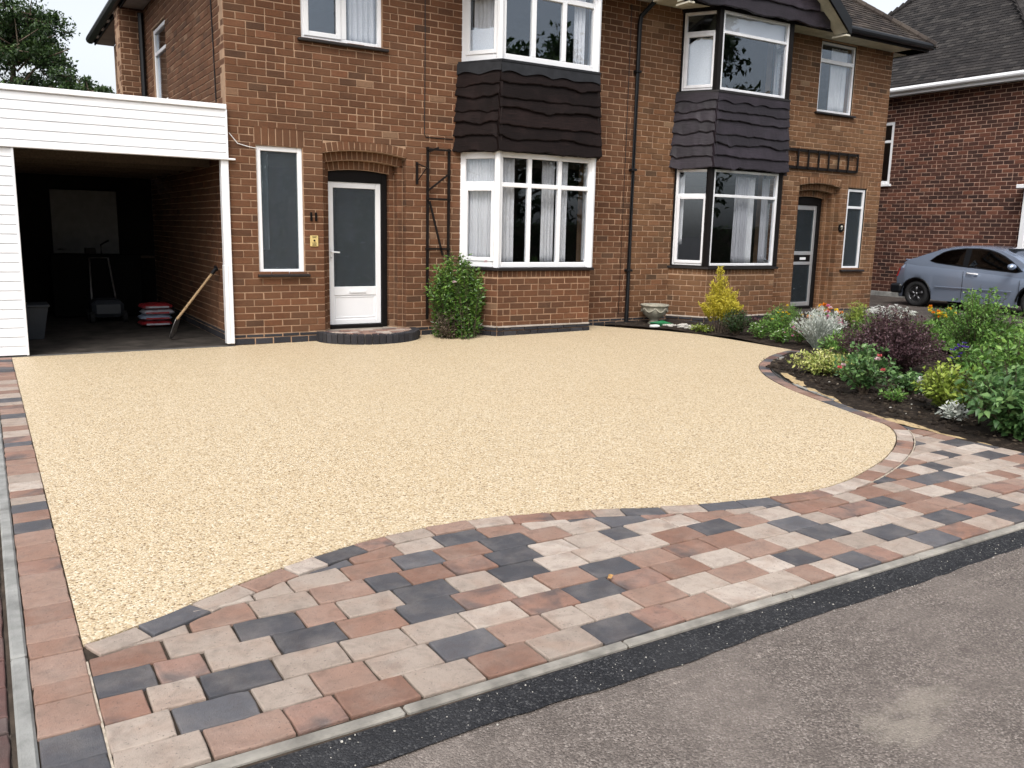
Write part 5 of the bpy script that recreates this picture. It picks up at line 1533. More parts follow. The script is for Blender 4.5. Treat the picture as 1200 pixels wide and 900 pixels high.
o = tb.build('roof_tiles', 'tile_grey', rf, recalc=False); o['kind'] = 'stuff'
for (sy, y0_) in ((1, ey0), (-1, ey1)):
    n = 40
    for k in range(n):
        d = k*hd_/n
        P = Vector((ex0+d-.01, y0_+sy*d, ez+d*tp+.02)); Q = P+Vector((hd_/n*1.15, sy*hd_/n*1.15, hd_/n*tp*1.0+.035))
        MB().tube([P, Q], [.055, .085], 8).build('hip_tile', 'tile_grey', rf)

# ------------------------------------------------------------------ parked car
def car(label, loc, rz, paint, sc=1.0):
    C_ = thing('parked_car', label, 'car', loc)
    # local: x = towards the front, y = to the car's left, z up. x=0 at rear axle.
    xf = Matrix.Translation(Vector(loc)) @ Matrix.Rotation(rz, 4, 'Z') @ Matrix.Scale(sc, 4)
    def lerp(tab, x):
        if x <= tab[0][0]: return tab[0][1]
        for (a, va), (b, vb) in zip(tab[:-1], tab[1:]):
            if x <= b:
                t = (x-a)/(b-a); t = t*t*(3-2*t) if False else t
                return va+(vb-va)*t
        return tab[-1][1]
    WB, WR = 2.42, 0.268
    xs = [-.62+i*.03 for i in range(int((3.72)/.03)+1)]
    belt = [(-.62, .58), (-.58, .66), (-.45, .80), (-.30, .89), (0, .855), (.5, .835), (1.2, .785), (2.1, .71), (2.45, .70), (2.8, .64), (3.0, .56), (3.08, .45)]
    top = [(-.62, .60), (-.58, .68), (-.45, .82), (-.34, .93), (0, .90), (.5, .87), (1.2, .82), (2.1, .75), (2.5, .74), (2.8, .67), (3.0, .58), (3.08, .46)]
    wid = [(-.62, .55), (-.58, .66), (-.50, .74), (-.3, .795), (0, .81), (1.2, .82), (2.4, .80), (2.75, .74), (2.95, .62), (3.08, .45)]
    def sillz(x):
        z = .17 if 0.3 < x < 2.1 else .20
        if x < -.45 or x > 2.9: z = .26
        for xc in (0, WB):
            d = abs(x-xc)
            if d < .335: z = max(z, .27+math.sqrt(max(0, .335**2-d*d)))
        return z
    V = []; F = []; N = 9
    for x in xs:
        w = lerp(wid, x); zb, zt, z0 = lerp(belt, x), lerp(top, x), sillz(x)
        zlo = .17 if 0.3 < x < 2.1 else (.20 if -.45 <= x <= 2.9 else .26)
        z0 = min(z0, zb-.05); zlo = min(zlo, zb-.06)
        zm = z0+(zb-z0)*.55
        zm = zlo+(zb-zlo)*.74
        zk = max(z0+.004, zlo+(zm-zlo)*.4); zm = max(zm, zk+.01)
        half = [(w*(.93+.06*min(1, max(0, z0-zlo)/.3)), z0), (w*(.965+.03*min(1, max(0, z0-zlo)/.3)), zk), (w*1.005, zm), (w*.99, zm+(zb-zm)*.3), (w*.955, zb), (w*.91, zt), (w*.60, zt+.02), (w*.3, zt+.028), (0, zt+.03)]
        for (y, z) in half: V.append((x, -y, z))
        for (y, z) in reversed(half[:-1]): V.append((x, y, z))
    M = 2*N-1
    for i in range(len(xs)-1):
        for j in range(M-1): k = i*M+j; F.append((k, k+M, k+M+1, k+1))
    F.append(tuple(range(M))); F.append(tuple((len(xs)-1)*M+j for j in range(M)))
    body = MB(xf).add(V, F).build('body', paint, C_, True)
    md = body.modifiers.new('edge', 'EDGE_SPLIT'); md.split_angle = rad(40)
    # greenhouse
    rl = [(-.36, .93), (-.26, 1.0), (.07, 1.12), (.36, 1.225), (.64, 1.28), (1.0, 1.30), (1.3, 1.29), (1.62, 1.25), (1.9, 1.14), (2.2, .97), (2.52, .745)]
    def ghw(x, z):
        zb = lerp(belt, x); w = lerp(wid, x)
        t = max(0, min(1, (z-zb)/max(.02, 1.30-zb)))
        return w*(.955-.20*t**1.2)
    gx = [-.36+i*.04 for i in range(73)]
    V = []; F = []; K_ = 7
    for x in gx:
        zt = lerp(rl, x); zb = lerp(belt, x)-.01; zt = max(zt, zb+.012)
        half = []
        for j in range(5):
            t = j/4; z = zb+(zt-.035*min(1, (zt-zb)/.2)-zb)*t; half.append((ghw(x, z), z))
        wt = half[-1][0]
        half += [(wt*.90, zt-.006), (wt*.45, zt+.012), (0, zt+.016)]
        for (y, z) in half: V.append((x, -y, z))
        for (y, z) in reversed(half[:-1]): V.append((x, y, z))
    M = 15
    for i in range(len(gx)-1):
        for j in range(M-1): k = i*M+j; F.append((k, k+M, k+M+1, k+1))
    F.append(tuple(range(M))); F.append(tuple((len(gx)-1)*M+j for j in range(M)))
    gh = MB(xf).add(V, F).build('roof', paint, C_, True); md = gh.modifiers.new('edge', 'EDGE_SPLIT'); md.split_angle = rad(40)
    # side glass, both sides
    def side(poly, off, sgn, name, mat, par, sub=10):
        # triangulated strip draped on the greenhouse side
        xs_ = [p[0] for p in poly]; pts_ = [Vector((p[0], p[1])) for p in poly]; pp = list(pts_)
        x_ = min(xs_)+.03
        v, e, f, *_ = delaunay_2d_cdt(pp+[Vector((min(xs_)+(max(xs_)-min(xs_))*i/12, min(p[1] for p in poly)+(max(p[1] for p in poly)-min(p[1] for p in poly))*j/6)) for i in range(1, 12) for j in range(1, 6)], [], [list(range(len(pp)))], 1, 1e-5)
        n = len(v)
        Vv = [(p.x, sgn*(ghw(p.x, p.y)+off), p.y) for p in v]+[(p.x, sgn*(ghw(p.x, p.y)+off-.004), p.y) for p in v]
        Ff = [tuple(q) for q in f]+[tuple(n+i for i in q[::-1]) for q in f]
        return MB(xf).add(Vv, Ff).build(name, mat, par, True)
    q1 = [(.24, .975), (.34, 1.06), (.46, 1.14), (.62, 1.19), (.78, 1.215), (.92, 1.228), (.94, .905), (.60, .925), (.36, .945)]
    q2 = [(1.04, 1.232), (1.2, 1.232), (1.36, 1.215), (1.52, 1.175), (1.68, 1.11), (1.84, 1.02), (1.98, .92), (2.06, .85), (2.0, .825), (1.05, .89)]
    surround = [(.21, .968), (.33, 1.075), (.46, 1.16), (.62, 1.212), (.92, 1.25), (1.2, 1.252), (1.38, 1.236), (1.54, 1.195), (1.70, 1.13), (1.86, 1.04), (2.0, .94), (2.12, .84), (2.0, .805), (1.05, .868), (.60, .905), (.36, .925)]
    for sgn in (-1, 1):
        side(surround, .003, sgn, 'window_trim', 'black_plastic', gh)
        side(q1, .008, sgn, 'side_window', 'car_glass', gh); side(q2, .008, sgn, 'side_window', 'car_glass', gh)
        # dark side of the cabin behind tinted glass is the trim; handle, moulding, mirror
        hm = MB(xf); hm.tube([(1.07, sgn*.81, .755), (1.10, sgn*.835, .758), (1.24, sgn*.837, .75), (1.30, sgn*.81, .745)], .016, 8); hm.build('door_handle', 'white_metal', body, True)
        mo = MB(xf); mo.box(.42, 1.98, sgn*.818-.008, sgn*.818+.012 if sgn > 0 else sgn*.818+.008, .445, .463, .004); mo.build('side_moulding', paint, body)
        mi = MB(xf)
        mi.lathe([(.0, -.085), (.045, -.08), (.075, -.04), (.08, .02), (.06, .07), (.0, .085)], 12)
        mm = xf @ Matrix.Translation((2.0, sgn*.93, .93)) @ Matrix.Rotation(math.pi/2, 4, 'X') @ Matrix.Scale(.75, 4, (0, 1, 0)) @ Matrix.Scale(.9, 4, (1, 0, 0))
        mi.v = [tuple(mm @ (xf.inverted() @ Vector(p))) for p in mi.v]
        mi.build('wing_mirror', paint, C_, True)
        MB(xf).box(1.0, 1.004, sgn*.822-.004, sgn*.822+.004, .25, .80).build('door_seam', 'black_plastic', body)
        MB(xf).box(2.115, 2.12, sgn*.818-.004, sgn*.818+.004, .25, .68).build('door_seam', 'black_plastic', body)
        la = MB(xf); la.add([(-.60, sgn*.60, .60), (-.47, sgn*.765, .62), (-.40, sgn*.785, .82), (-.50, sgn*.66, .80), (-.62, sgn*.60, .60), (-.49, sgn*.785, .62), (-.40, sgn*.80, .82), (-.52, sgn*.67, .80)], [(0, 1, 2, 3), (7, 6, 5, 4), (0, 4, 5, 1), (1, 5, 6, 2), (2, 6, 7, 3), (3, 7, 4, 0)]); la.build('rear_lamp', 'red_lamp', body)
        bu = MB(xf); bu.box(-.63, -.36, sgn*.60, sgn*.79, .26, .46, .04); bu.build('bumper', 'black_plastic', body)
        ar = MB(xf); 
        for xc in (0, WB):
            ar.tube([(xc+.335*math.cos(t), sgn*.815, .27+.335*math.sin(t)) for t in [math.pi*i/14 for i in range(15)]], .018, 6)
        ar.build('arch_trim', 'black_plastic', body, True)
        for xc in (0, WB):
            wh = MB(xf); cx = Matrix.Translation((xc, sgn*.70, .272)) @ Matrix.Rotation(math.pi/2, 4, 'X')
            wh.xf = xf @ cx
            wh.lathe([(.17, -.095), (.24, -.1), (.265, -.075), (.272, -.03), (.272, .03), (.265, .075), (.24, .1), (.17, .095), (.165, .0)], 32, cap=False)
            w_ = wh.build('wheel', 'rubber', C_, True)
            rm = MB(xf @ cx); rm.lathe([(.0, -.05), (.178, -.06), (.178, .06), (.0, .05)], 28); rm.build('rim', 'alloy_dark', w_)
            sp = MB(xf @ cx)
            zf_ = .075*(-sgn)
            for q in range(5):
                t = q*2*math.pi/5+.3
                for dt in (-.10, .10):
                    a_ = Vector((.03*math.cos(t), .03*math.sin(t), zf_)); b_ = Vector((.168*math.cos(t+dt), .168*math.sin(t+dt), zf_*.9)); sp.tube([a_, b_], .012, 6)
            sp.tube([(.165*math.cos(t), .165*math.sin(t), zf_*.9) for t in [2*math.pi*i/28 for i in range(29)]], .012, 6); sp.tube([(0, 0, zf_*.8), (0, 0, zf_*1.1)], .035, 10)
            sp.build('spokes', 'alloy', w_, True)
    # rear spoiler, rear window, windscreen, bumper
    MB(xf).box(-.44, -.30, -.60, .60, .955, .985, .01).build('spoiler', paint, C_)
    rwn = MB(xf); rwn.add([(-.25, -.55, 1.02), (-.25, .55, 1.02), (.30, .50, 1.225), (.30, -.50, 1.225), (-.24, -.55, 1.0), (-.24, .55, 1.0), (.31, .50, 1.205), (.31, -.50, 1.205)], [(0, 1, 2, 3), (7, 6, 5, 4), (0, 4, 5, 1), (1, 5, 6, 2), (2, 6, 7, 3), (3, 7, 4, 0)]); rwn.build('rear_window', 'car_glass', C_)
    ws = MB(xf); ws.add([(1.66, -.50, 1.262), (1.66, .50, 1.262), (2.46, .60, .80), (2.46, -.60, .80), (1.66, -.50, 1.25), (1.66, .50, 1.25), (2.46, .60, .785), (2.46, -.60, .785)], [(0, 1, 2, 3), (7, 6, 5, 4), (0, 4, 5, 1), (1, 5, 6, 2), (2, 6, 7, 3), (3, 7, 4, 0)]); ws.build('windscreen', 'car_glass', C_)
    ud = MB(xf); ud.box(-.5, 2.9, -.66, .66, .18, .34, .02); ud.build('underbody', 'black_plastic', C_)
    return C_
car('blue grey three door hatchback parked beside the red brick house', (14.86, -0.13, 0.118), -math.pi/2, 'car_paint')
car('pale silver hatchback parked across the road, mirrored in the bay windows', (20.5, -15.0, -0.03), math.pi, 'car_paint_silver', 1.05)

# ------------------------------------------------------------------ plants
def leaf_mesh(P, D, L, Wd, rng, fold=0.25, tone=None, cup=0.0, tri4=True):
    """P base points, D directions (n,3), lengths, widths -> verts, faces, tones"""
    n = len(P)
    D = D/np.maximum(1e-6, np.linalg.norm(D, axis=1))[:, None]
    r = rng.normal(size=(n, 3)); r[:, 2] += 0.9
    S = np.cross(D, r); S /= np.maximum(1e-6, np.linalg.norm(S, axis=1))[:, None]
    Nn = np.cross(S, D)
    L = L[:, None]; Wd = Wd[:, None]
    b = P; t = P+D*L-Nn*L*cup
    mid = P+D*L*0.5+Nn*Wd*fold*0.0
    l = P+D*L*0.45+S*Wd*0.5+Nn*Wd*fold; rr = P+D*L*0.45-S*Wd*0.5+Nn*Wd*fold
    if tri4:
        V = np.stack([b, rr, mid, l, t], 1).reshape(-1, 3); k = np.arange(n)[:, None]*5
        F = np.concatenate([k+np.array([[0, 1, 2]]), k+np.array([[0, 2, 3]]), k+np.array([[1, 4, 2]]), k+np.array([[2, 4, 3]])], 0)
        T = np.tile(tone if tone is not None else rng.random(n), 4)
    else:
        V = np.stack([b, rr, t, l], 1).reshape(-1, 3); k = np.arange(n)[:, None]*4
        F = np.concatenate([k+np.array([[0, 1, 2]]), k+np.array([[0, 2, 3]])], 0)
        T = np.tile(tone if tone is not None else rng.random(n), 2)
    return V, F, T
def np_obj(name, V, F, T, mat, parent):
    me = bpy.data.meshes.new(name)
    nv, nf = len(V), len(F)
    me.vertices.add(nv); me.vertices.foreach_set('co', V.astype(np.float32).ravel())
    me.loops.add(nf*3); me.loops.foreach_set('vertex_index', F.astype(np.int32).ravel())
    me.polygons.add(nf); me.polygons.foreach_set('loop_start', np.arange(0, nf*3, 3, dtype=np.int32))
    me.update(calc_edges=True)
    a = me.attributes.new('tone', 'FLOAT', 'FACE'); a.data.foreach_set('value', np.clip(T, 0, 1).astype(np.float32))
    return mesh_obj(name, me, mat, parent)
def shrub(name, label, cat, base, h, rw, mat, nb=60, lpb=26, ll=0.05, lw=0.02, seed=1, start=0.35, upright=0.4, droop=0.15, stem='stick', flowers=None, group='garden plants', spread=0.15, lump=0.25, outdir=0.7, stem_r=0.006, thick=1.0, up_leaf=0.35, tri4=True, rwy=None, tone_top=0.25, tipdense=0.0):
    """branching shrub: stems fan out from the base and carry leaves towards their tips"""
    rng = np.random.default_rng(seed); rr = random.Random(seed)
    bz = soilz(base[0], base[1]) if base[0] > 3.7 else g(*base)
    t = thing(name, label, cat, (base[0], base[1], bz), group)
    B0 = np.array([base[0], base[1], bz])
    rwy = rwy or rw
    Ps, Ds, Ts, Ls = [], [], [], []
    sm = MB(); tips = []
    lob = [rr.uniform(0, 6.28) for _ in range(6)]
    for i in range(nb):
        az = rr.uniform(0, 2*math.pi); q = math.sqrt(rr.random())
        lm = 1+lump*(math.sin(3*az+lob[0])*.5+math.sin(5*az+lob[1])*.35+math.sin(2*az+lob[2])*.3)
        hz = (1-upright*q*q)*rr.uniform(.72, 1.05)*(1+lump*.5*math.sin(4*az+lob[3])*q)
        tip = B0+np.array([rw*q*lm*math.cos(az), rwy*q*lm*math.sin(az), h*hz])
        st = B0+np.array([spread*rw*math.cos(az)*rr.random(), spread*rw*math.sin(az)*rr.random(), 0])
        c1 = st+np.array([(tip[0]-st[0])*.25, (tip[1]-st[1])*.25, h*hz*.55])
        ts = np.linspace(0, 1, 7)[:, None]
        curve = (1-ts)**2*st+2*ts*(1-ts)*c1+ts**2*tip
        if i < nb*0.6: sm.tube([tuple(c) for c in curve[::2]], [stem_r, stem_r*.8, stem_r*.55, stem_r*.3], 4, cap=False)
        tips.append(tip)
        u = start+(1-start)*rng.random(lpb)**(1.0-tipdense)
        uu = u[:, None]
        pos = (1-uu)**2*st+2*uu*(1-uu)*c1+uu**2*tip
        tang = 2*(1-uu)*(c1-st)+2*uu*(tip-c1)
        tang /= np.linalg.norm(tang, axis=1)[:, None]
        side = rng.normal(size=(lpb, 3)); side -= (side*tang).sum(1)[:, None]*tang; side /= np.maximum(1e-6, np.linalg.norm(side, axis=1))[:, None]
        d = tang*(1-outdir)+side*outdir; d[:, 2] += up_leaf-droop*rng.random(lpb)*2
        pos = pos+side*rng.random((lpb, 1))*ll*0.5*thick
        Ps.append(pos); Ds.append(d); Ls.append(ll*rng.uniform(.6, 1.25, lpb))
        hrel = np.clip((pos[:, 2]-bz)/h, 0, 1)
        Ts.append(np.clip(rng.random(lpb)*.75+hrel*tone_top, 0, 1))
    P = np.concatenate(Ps); D = np.concatenate(Ds); L = np.concatenate(Ls); T = np.concatenate(Ts)
    P[:, 2] = np.maximum(P[:, 2], bz+.006)
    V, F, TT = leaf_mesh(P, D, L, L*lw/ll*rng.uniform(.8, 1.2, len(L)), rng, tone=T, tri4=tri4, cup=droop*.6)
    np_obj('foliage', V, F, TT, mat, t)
    if sm.v: sm.build('stems', stem, t, recalc=False)
    if flowers:
        fl = [flowers] if isinstance(flowers, tuple) else flowers
        for (fm, cnt, fs, petals) in fl:
            Pf = []; Df = []
            for k in range(cnt):
                tp = np.array(tips[rr.randrange(len(tips))])+rng.normal(size=3)*h*.05
                # prefer the side towards the camera
                for _ in range(4):
                    if (tp[:2]-B0[:2])@np.array([CAM.x-B0[0], CAM.y-B0[1]]) > 0: break
                    tp = np.array(tips[rr.randrange(len(tips))])+rng.normal(size=3)*h*.05
                tp[2] += fs*.5
                for ring in range(2 if petals > 6 else 1):
                    for p in range(petals):
                        a = 2*math.pi*p/petals+rr.uniform(-.2, .2)+ring*.3
                        Pf.append(tp); Df.append((math.cos(a), math.sin(a), .35+.9*ring))
            per_f = petals*(2 if petals > 6 else 1)
            Pf = np.array(Pf); Df = np.array(Df); Lf = fs*np.random.default_rng(seed+5).uniform(.8, 1.1, len(Pf))
            step_ = per_f if cnt <= 8 else len(Pf)
            for k in range(0, len(Pf), step_):
                V, F, TT = leaf_mesh(Pf[k:k+step_], Df[k:k+step_], Lf[k:k+step_], Lf[k:k+step_]*.8, rng, fold=-.15)
                of = np_obj('flower' if cnt <= 8 else 'flowers', V, F, TT, fm, t)
                if cnt > 8: of['kind'] = 'stuff'
    return t
# climbing shrub beside the bay, on the trellis
shrub('climbing_shrub', 'glossy green climbing shrub with one pink flower under the tall narrow trellis', 'shrub', (3.0, -0.36), 1.16, 0.46, 'leaf_glossy', 230, 40, .060, .026, 101, .0, .34, .2, flowers=('petal_pale_pink', 3, .035, 7), lump=.34, outdir=.75, rwy=.30, spread=.8, stem_r=.004, group='garden plants')
dd = shrub('dead_stems', 'tangle of grey dead stems at the foot of the glossy climbing shrub', 'stems', (2.82, -0.50), .46, .30, 'leaf_brown', 60, 12, .05, .012, 102, .2, .6, .3, stem_r=.007, rwy=.16)
# golden plume shrub: several spires
G0 = (6.78, -1.72)
gt_ = thing('golden_shrub', 'golden yellow feathery shrub with tall spires below the right bay window', 'shrub', (*G0, soilz(*G0)), 'garden plants')
rng = np.random.default_rng(7); Ps, Ds, Ls, Ts = [], [], [], []; sm = MB()
spires = [(-.05, .0, .97, .08), (.10, .05, .80, .09), (-.16, .05, .74, .08), (.20, -.05, .58, .10), (-.26, -.04, .52, .10), (.02, -.12, .64, .10), (.30, .05, .50, .09), (-.10, -.15, .46, .11), (.14, -.16, .42, .10), (.05, .1, .70, .09), (-.33, .05, .4, .08), (.36, -.08, .36, .08)]
for (dx, dy, hh, w) in spires:
    b0 = np.array([G0[0]+dx*.35, G0[1]+dy*.4, soilz(*G0)+.12]); t0 = np.array([G0[0]+dx+rng.normal()*.03, G0[1]+dy, soilz(*G0)+hh])
    sm.tube([tuple(b0-[0, 0, .14]), tuple((b0+t0)/2), tuple(t0)], [.008, .006, .002], 4)
    for k in range(22):
        u = .12+.88*k/22; c = b0+(t0-b0)*u
        for q in range(4):
            a = rng.uniform(0, 6.28); out = np.array([math.cos(a), math.sin(a), 1.15]); ln = w*(1.3-u)*rng.uniform(.5, 1.6)+.02
            m = 7
            for s_ in range(m):
                pp = c+out*ln*(s_+.5)/m
                for sg in range(2):
                    Ps.append(pp); dd_ = out*.5+rng.normal(size=3)*.6; Ds.append(dd_); Ls.append(rng.uniform(.016, .034)); Ts.append(np.clip(.25+.5*rng.random()+.3*u-.2*(1-s_/m), 0, 1))
Ps, Ds, Ls, Ts = map(np.array, (Ps, Ds, Ls, Ts))
V, F, TT = leaf_mesh(Ps, Ds, Ls, Ls*.45, rng, tone=Ts, tri4=False)
np_obj('foliage', V, F, TT, 'leaf_gold', gt_); sm.build('stems', 'stick', gt_, recalc=False)
shrub('evergreen_shrub', 'small dark evergreen shrub in front of the golden yellow shrub', 'shrub', (6.72, -2.12), .40, .26, 'leaf_dark', 70, 26, .04, .016, 104, .2, .4, .1)
shrub('bronze_shrub', 'little bronze-red leafed plant at the foot of the golden yellow shrub', 'plant', (6.95, -2.25), .33, .10, 'leaf_purple', 26, 16, .045, .018, 105, .3, .3)
shrub('creeping_plant', 'low lime green creeping plant between the pebbles and the dark evergreen', 'plant', (6.62, -1.52), .13, .22, 'leaf_lime', 40, 14, .03, .018, 106, .3, .5, flowers=('petal_white', 8, .014, 5))
shrub('leafy_perennial', 'fresh green leafy perennial below the golden shrub with yellow buds', 'plant', (7.10, -2.55), .42, .30, 'leaf_green', 70, 22, .055, .016, 107, .2, .45, flowers=('petal_yellow', 7, .022, 6))
shrub('feathery_perennial', 'feathery green clump in front of the right house doorway, dotted with yellow', 'plant', (7.85, -2.05), .44, .30, 'leaf_green', 80, 30, .05, .007, 108, .15, .35, flowers=('petal_yellow', 6, .028, 8))
shrub('edging_plant', 'small green bedding plant at the gravel edge nearest the silver bush', 'plant', (6.72, -2.95), .22, .22, 'leaf_green', 50, 18, .035, .016, 109, .2, .5, flowers=[('petal_white', 14, .014, 5), ('petal_pink', 6, .018, 5)])
shrub('edging_plant', 'green bedding plant at the gravel edge under the leafy perennial', 'plant', (6.68, -2.62), .28, .20, 'leaf_green', 50, 18, .04, .016, 110, .2, .5, flowers=('petal_white', 8, .014, 5))
shrub('pink_bedding', 'small clump with dusky pink flowers left of the silver bush', 'plant', (6.80, -3.22), .27, .15, 'leaf_green', 30, 14, .035, .014, 111, .2, .5, flowers=('petal_pink', 16, .022, 6))
# silver bush: narrow upright white stems
shrub('silver_bush', 'silvery white bush with upright felted stems in the flower bed', 'shrub', (6.78, -3.52), .58, .33, 'leaf_silver', 130, 34, .045, .010, 112, .15, .45, .05, 'leaf_silver', outdir=.5, up_leaf=.5, stem_r=.008, tri4=False)
shrub('orange_poppies', 'clump of orange poppies behind the silvery white bush', 'flowers', (7.75, -2.85), .50, .22, 'leaf_green', 40, 16, .06, .01, 113, .1, .3, flowers=[('petal_orange', 12, .045, 8), ('petal_yellow', 4, .04, 8)])
shrub('pink_flowers', 'pink and lilac flowers right of the silvery white bush', 'flowers', (7.30, -3.30), .46, .18, 'leaf_green', 36, 16, .05, .012, 114, .15, .4, flowers=[('petal_pink', 12, .04, 8), ('petal_pale_pink', 10, .035, 8)])
shrub('bright_fern', 'bright yellow-green fern clump by the corner of the right house', 'plant', (9.25, -2.25), .42, .28, 'leaf_lime', 60, 34, .05, .010, 115, .15, .5, outdir=.85)
shrub('white_flowers', 'wide drift of small white flowers behind the purple shrub', 'flowers', (10.3, -2.15), .30, .52, 'leaf_silver', 90, 16, .04, .012, 116, .2, .3, flowers=('petal_white', 150, .032, 6), rwy=.35)
shrub('yellow_poppies', 'yellow and orange poppies between the purple shrub and the parked car', 'flowers', (10.4, -3.0), .36, .22, 'leaf_green', 46, 16, .06, .012, 117, .15, .35, flowers=[('petal_yellow', 12, .045, 8), ('petal_orange', 4, .04, 8)])
shrub('tall_spikes', 'upright green spiky leaves behind the yellow poppies', 'plant', (10.9, -3.2), .55, .12, 'leaf_green', 22, 18, .12, .016, 118, .05, .3, outdir=.2)
# purple-leaved shrub, wide dome
shrub('purple_shrub', 'large rounded purple leafed shrub in the middle of the flower bed', 'shrub', (5.83, -5.25), .76, .78, 'leaf_purple', 520, 46, .030, .016, 119, .3, .55, .1, lump=.12, outdir=.7, rwy=.52)
shrub('olive_shrub', 'low olive green shrub between the silver bush and the purple shrub', 'shrub', (6.30, -4.25), .32, .40, 'leaf_green', 90, 22, .045, .02, 120, .2, .45, rwy=.3)
shrub('variegated_shrub', 'low cream and green variegated shrub at the tip of the curved block edge', 'shrub', (5.15, -4.95), .32, .36, 'leaf_variegated', 120, 24, .038, .020, 121, .2, .5, lump=.2)
shrub('rose_bush', 'rose bush with pink and white blooms in front of the purple shrub', 'rose', (4.54, -5.88), .56, .28, 'leaf_blue', 50, 20, .055, .034, 122, .25, .5, .25, flowers=[('petal_rose', 3, .030, 9), ('petal_pale_pink', 2, .032, 9)])
shrub('rose_bush', 'low sprawling rose with a single white bloom at the edge of the bare soil', 'rose', (5.05, -6.05), .24, .28, 'leaf_blue', 40, 14, .05, .03, 123, .25, .5, .25, flowers=('petal_white', 2, .034, 9))
shrub('blue_pansies', 'small clump of violet flowers at the right edge of the purple shrub', 'flowers', (6.20, -5.85), .40, .12, 'leaf_green', 26, 12, .04, .016, 124, .3, .3, flowers=('petal_violet', 12, .03, 6))
shrub('tall_green_shrub', 'tall airy green shrub in front of the parked car', 'shrub', (7.35, -5.35), .98, .50, 'leaf_green', 150, 30, .042, .026, 125, .3, .45, .15, lump=.3)
shrub('lime_shrub', 'yellow-green young leafed shrub right of the roses', 'shrub', (4.58, -6.72), .48, .31, 'leaf_lime', 100, 24, .05, .028, 126, .25, .5, .15)
shrub('broad_leaf_shrub', 'broad leafed green shrub at the right edge of the picture', 'shrub', (4.24, -7.50), .60, .42, 'leaf_blue', 150, 26, .075, .038, 127, .1, .5, .3, flowers=('petal_red', 1, .04, 9), thick=1.2)
shrub('broad_leaf_shrub', 'taller green shrub with a red bloom behind the broad leafed one', 'shrub', (4.80, -7.15), .80, .44, 'leaf_green', 130, 26, .06, .03, 128, .2, .5, .25, flowers=('petal_red', 2, .042, 9))
shrub('silver_edging', 'small grey-silver plant under the broad leafed shrub by the sand', 'plant', (4.16, -7.02), .17, .11, 'leaf_silver', 30, 12, .05, .022, 129, .2, .5)
shrub('ground_cover', 'low green plant on the lawn side of the tall airy shrub', 'plant', (8.6, -5.0), .42, .6, 'leaf_green', 110, 22, .05, .02, 130, .2, .45)
shrub('ground_cover', 'green clump just left of the tall airy shrub below the yellow poppies', 'plant', (8.3, -4.2), .40, .45, 'leaf_green', 90, 22, .05, .018, 131, .2, .45)
shrub('weed_clump', 'small green weeds on the soil between the roses and the lime shrub', 'plant', (4.45, -6.28), .14, .16, 'leaf_green', 26, 12, .035, .016, 140, .2, .5)
shrub('trailing_plant', 'low trailing green plant between the variegated shrub and the roses', 'plant', (5.05, -5.40), .20, .26, 'leaf_green', 50, 18, .04, .02, 141, .2, .5, flowers=('petal_pink', 5, .02, 5))
shrub('filler_plant', 'mid green leafy plant between the silver bush and the purple shrub', 'plant', (6.75, -4.05), .36, .30, 'leaf_green', 70, 20, .05, .02, 143, .2, .45)
shrub('filler_plant', 'bushy green plant right of the purple shrub and violet flowers', 'plant', (6.35, -6.1), .48, .42, 'leaf_green', 100, 22, .045, .022, 144, .2, .45)
shrub('filler_plant', 'green shoots with lilac spikes just behind the pink flowers', 'plant', (8.3, -3.2), .32, .30, 'leaf_green', 60, 18, .05, .014, 145, .15, .4, flowers=('petal_pale_pink', 9, .016, 6))
# lawn blades
rng = np.random.default_rng(9); n = 9000
P = np.stack([rng.uniform(7.7, 11.9, n), rng.uniform(-5.3, -2.4, n), np.zeros(n)], 1)
keep = (P[:, 1] > -5.3) & (P[:, 0] > 7.6+(P[:, 1]+5.4)*.55)
P = P[keep]; P[:, 2] = [soilz(x, y)+.03 for x, y, _ in P]
D = rng.normal(size=P.shape)*.4; D[:, 2] = 1; L = rng.uniform(.04, .09, len(P))
V, F, TT = leaf_mesh(P, D, L, L*.14, rng, tri4=False)
tag(np_obj('grass', V, F, TT, 'leaf_green', None), 'grass blades on the small lawn behind the flower bed', 'grass', None, 'stuff')
# soil crumbs and fallen petals
random.seed(88); cr = MB()
for k in range(1600):
    x, y = random.uniform(3.9, 6.4), random.uniform(-7.6, -4.2)
    lim = 3.95+max(0, (y+6.6))*.42
    if x < lim: continue
    r = random.uniform(.008, .026); z = soilz(x, y)
    cr.box(x-r, x+r*random.uniform(.6, 1.2), y-r, y+r*random.uniform(.6, 1.2), z-.006, z+r*random.uniform(.5, 1), r*.35)
tag(cr.build('soil_clods', 'soil'), 'loose clods of dark soil in the flower bed', 'soil', None, 'stuff')
cr = MB()
for k in range(34):
    x, y = random.uniform(4.0, 5.6), random.uniform(-7.2, -5.3)
    if x < 4.0+max(0, (y+6.6))*.42: continue
    r = random.uniform(.004, .012); z = soilz(x, y)+.02; cr.box(x-r, x+r, y-r*.7, y+r*.7, z, z+.008, .003)
tag(cr.build('fallen_petals', 'pebble_white'), 'pale fallen petals and stones on the soil', 'petals', None, 'stuff')
rng = np.random.default_rng(66); n = 900
P = np.stack([rng.uniform(3.95, 6.6, n), rng.uniform(-7.7, -4.0, n), np.zeros(n)], 1)
P = P[P[:, 0] > 4.02+np.maximum(0, P[:, 1]+6.6)*.42]; P[:, 2] = [soilz(x, y)+.012 for x, y, _ in P]
D = rng.normal(size=P.shape); D[:, 2] *= .25; L = rng.uniform(.012, .045, len(P))
V, F, TT = leaf_mesh(P, D, L, L*.5, rng, tri4=False)
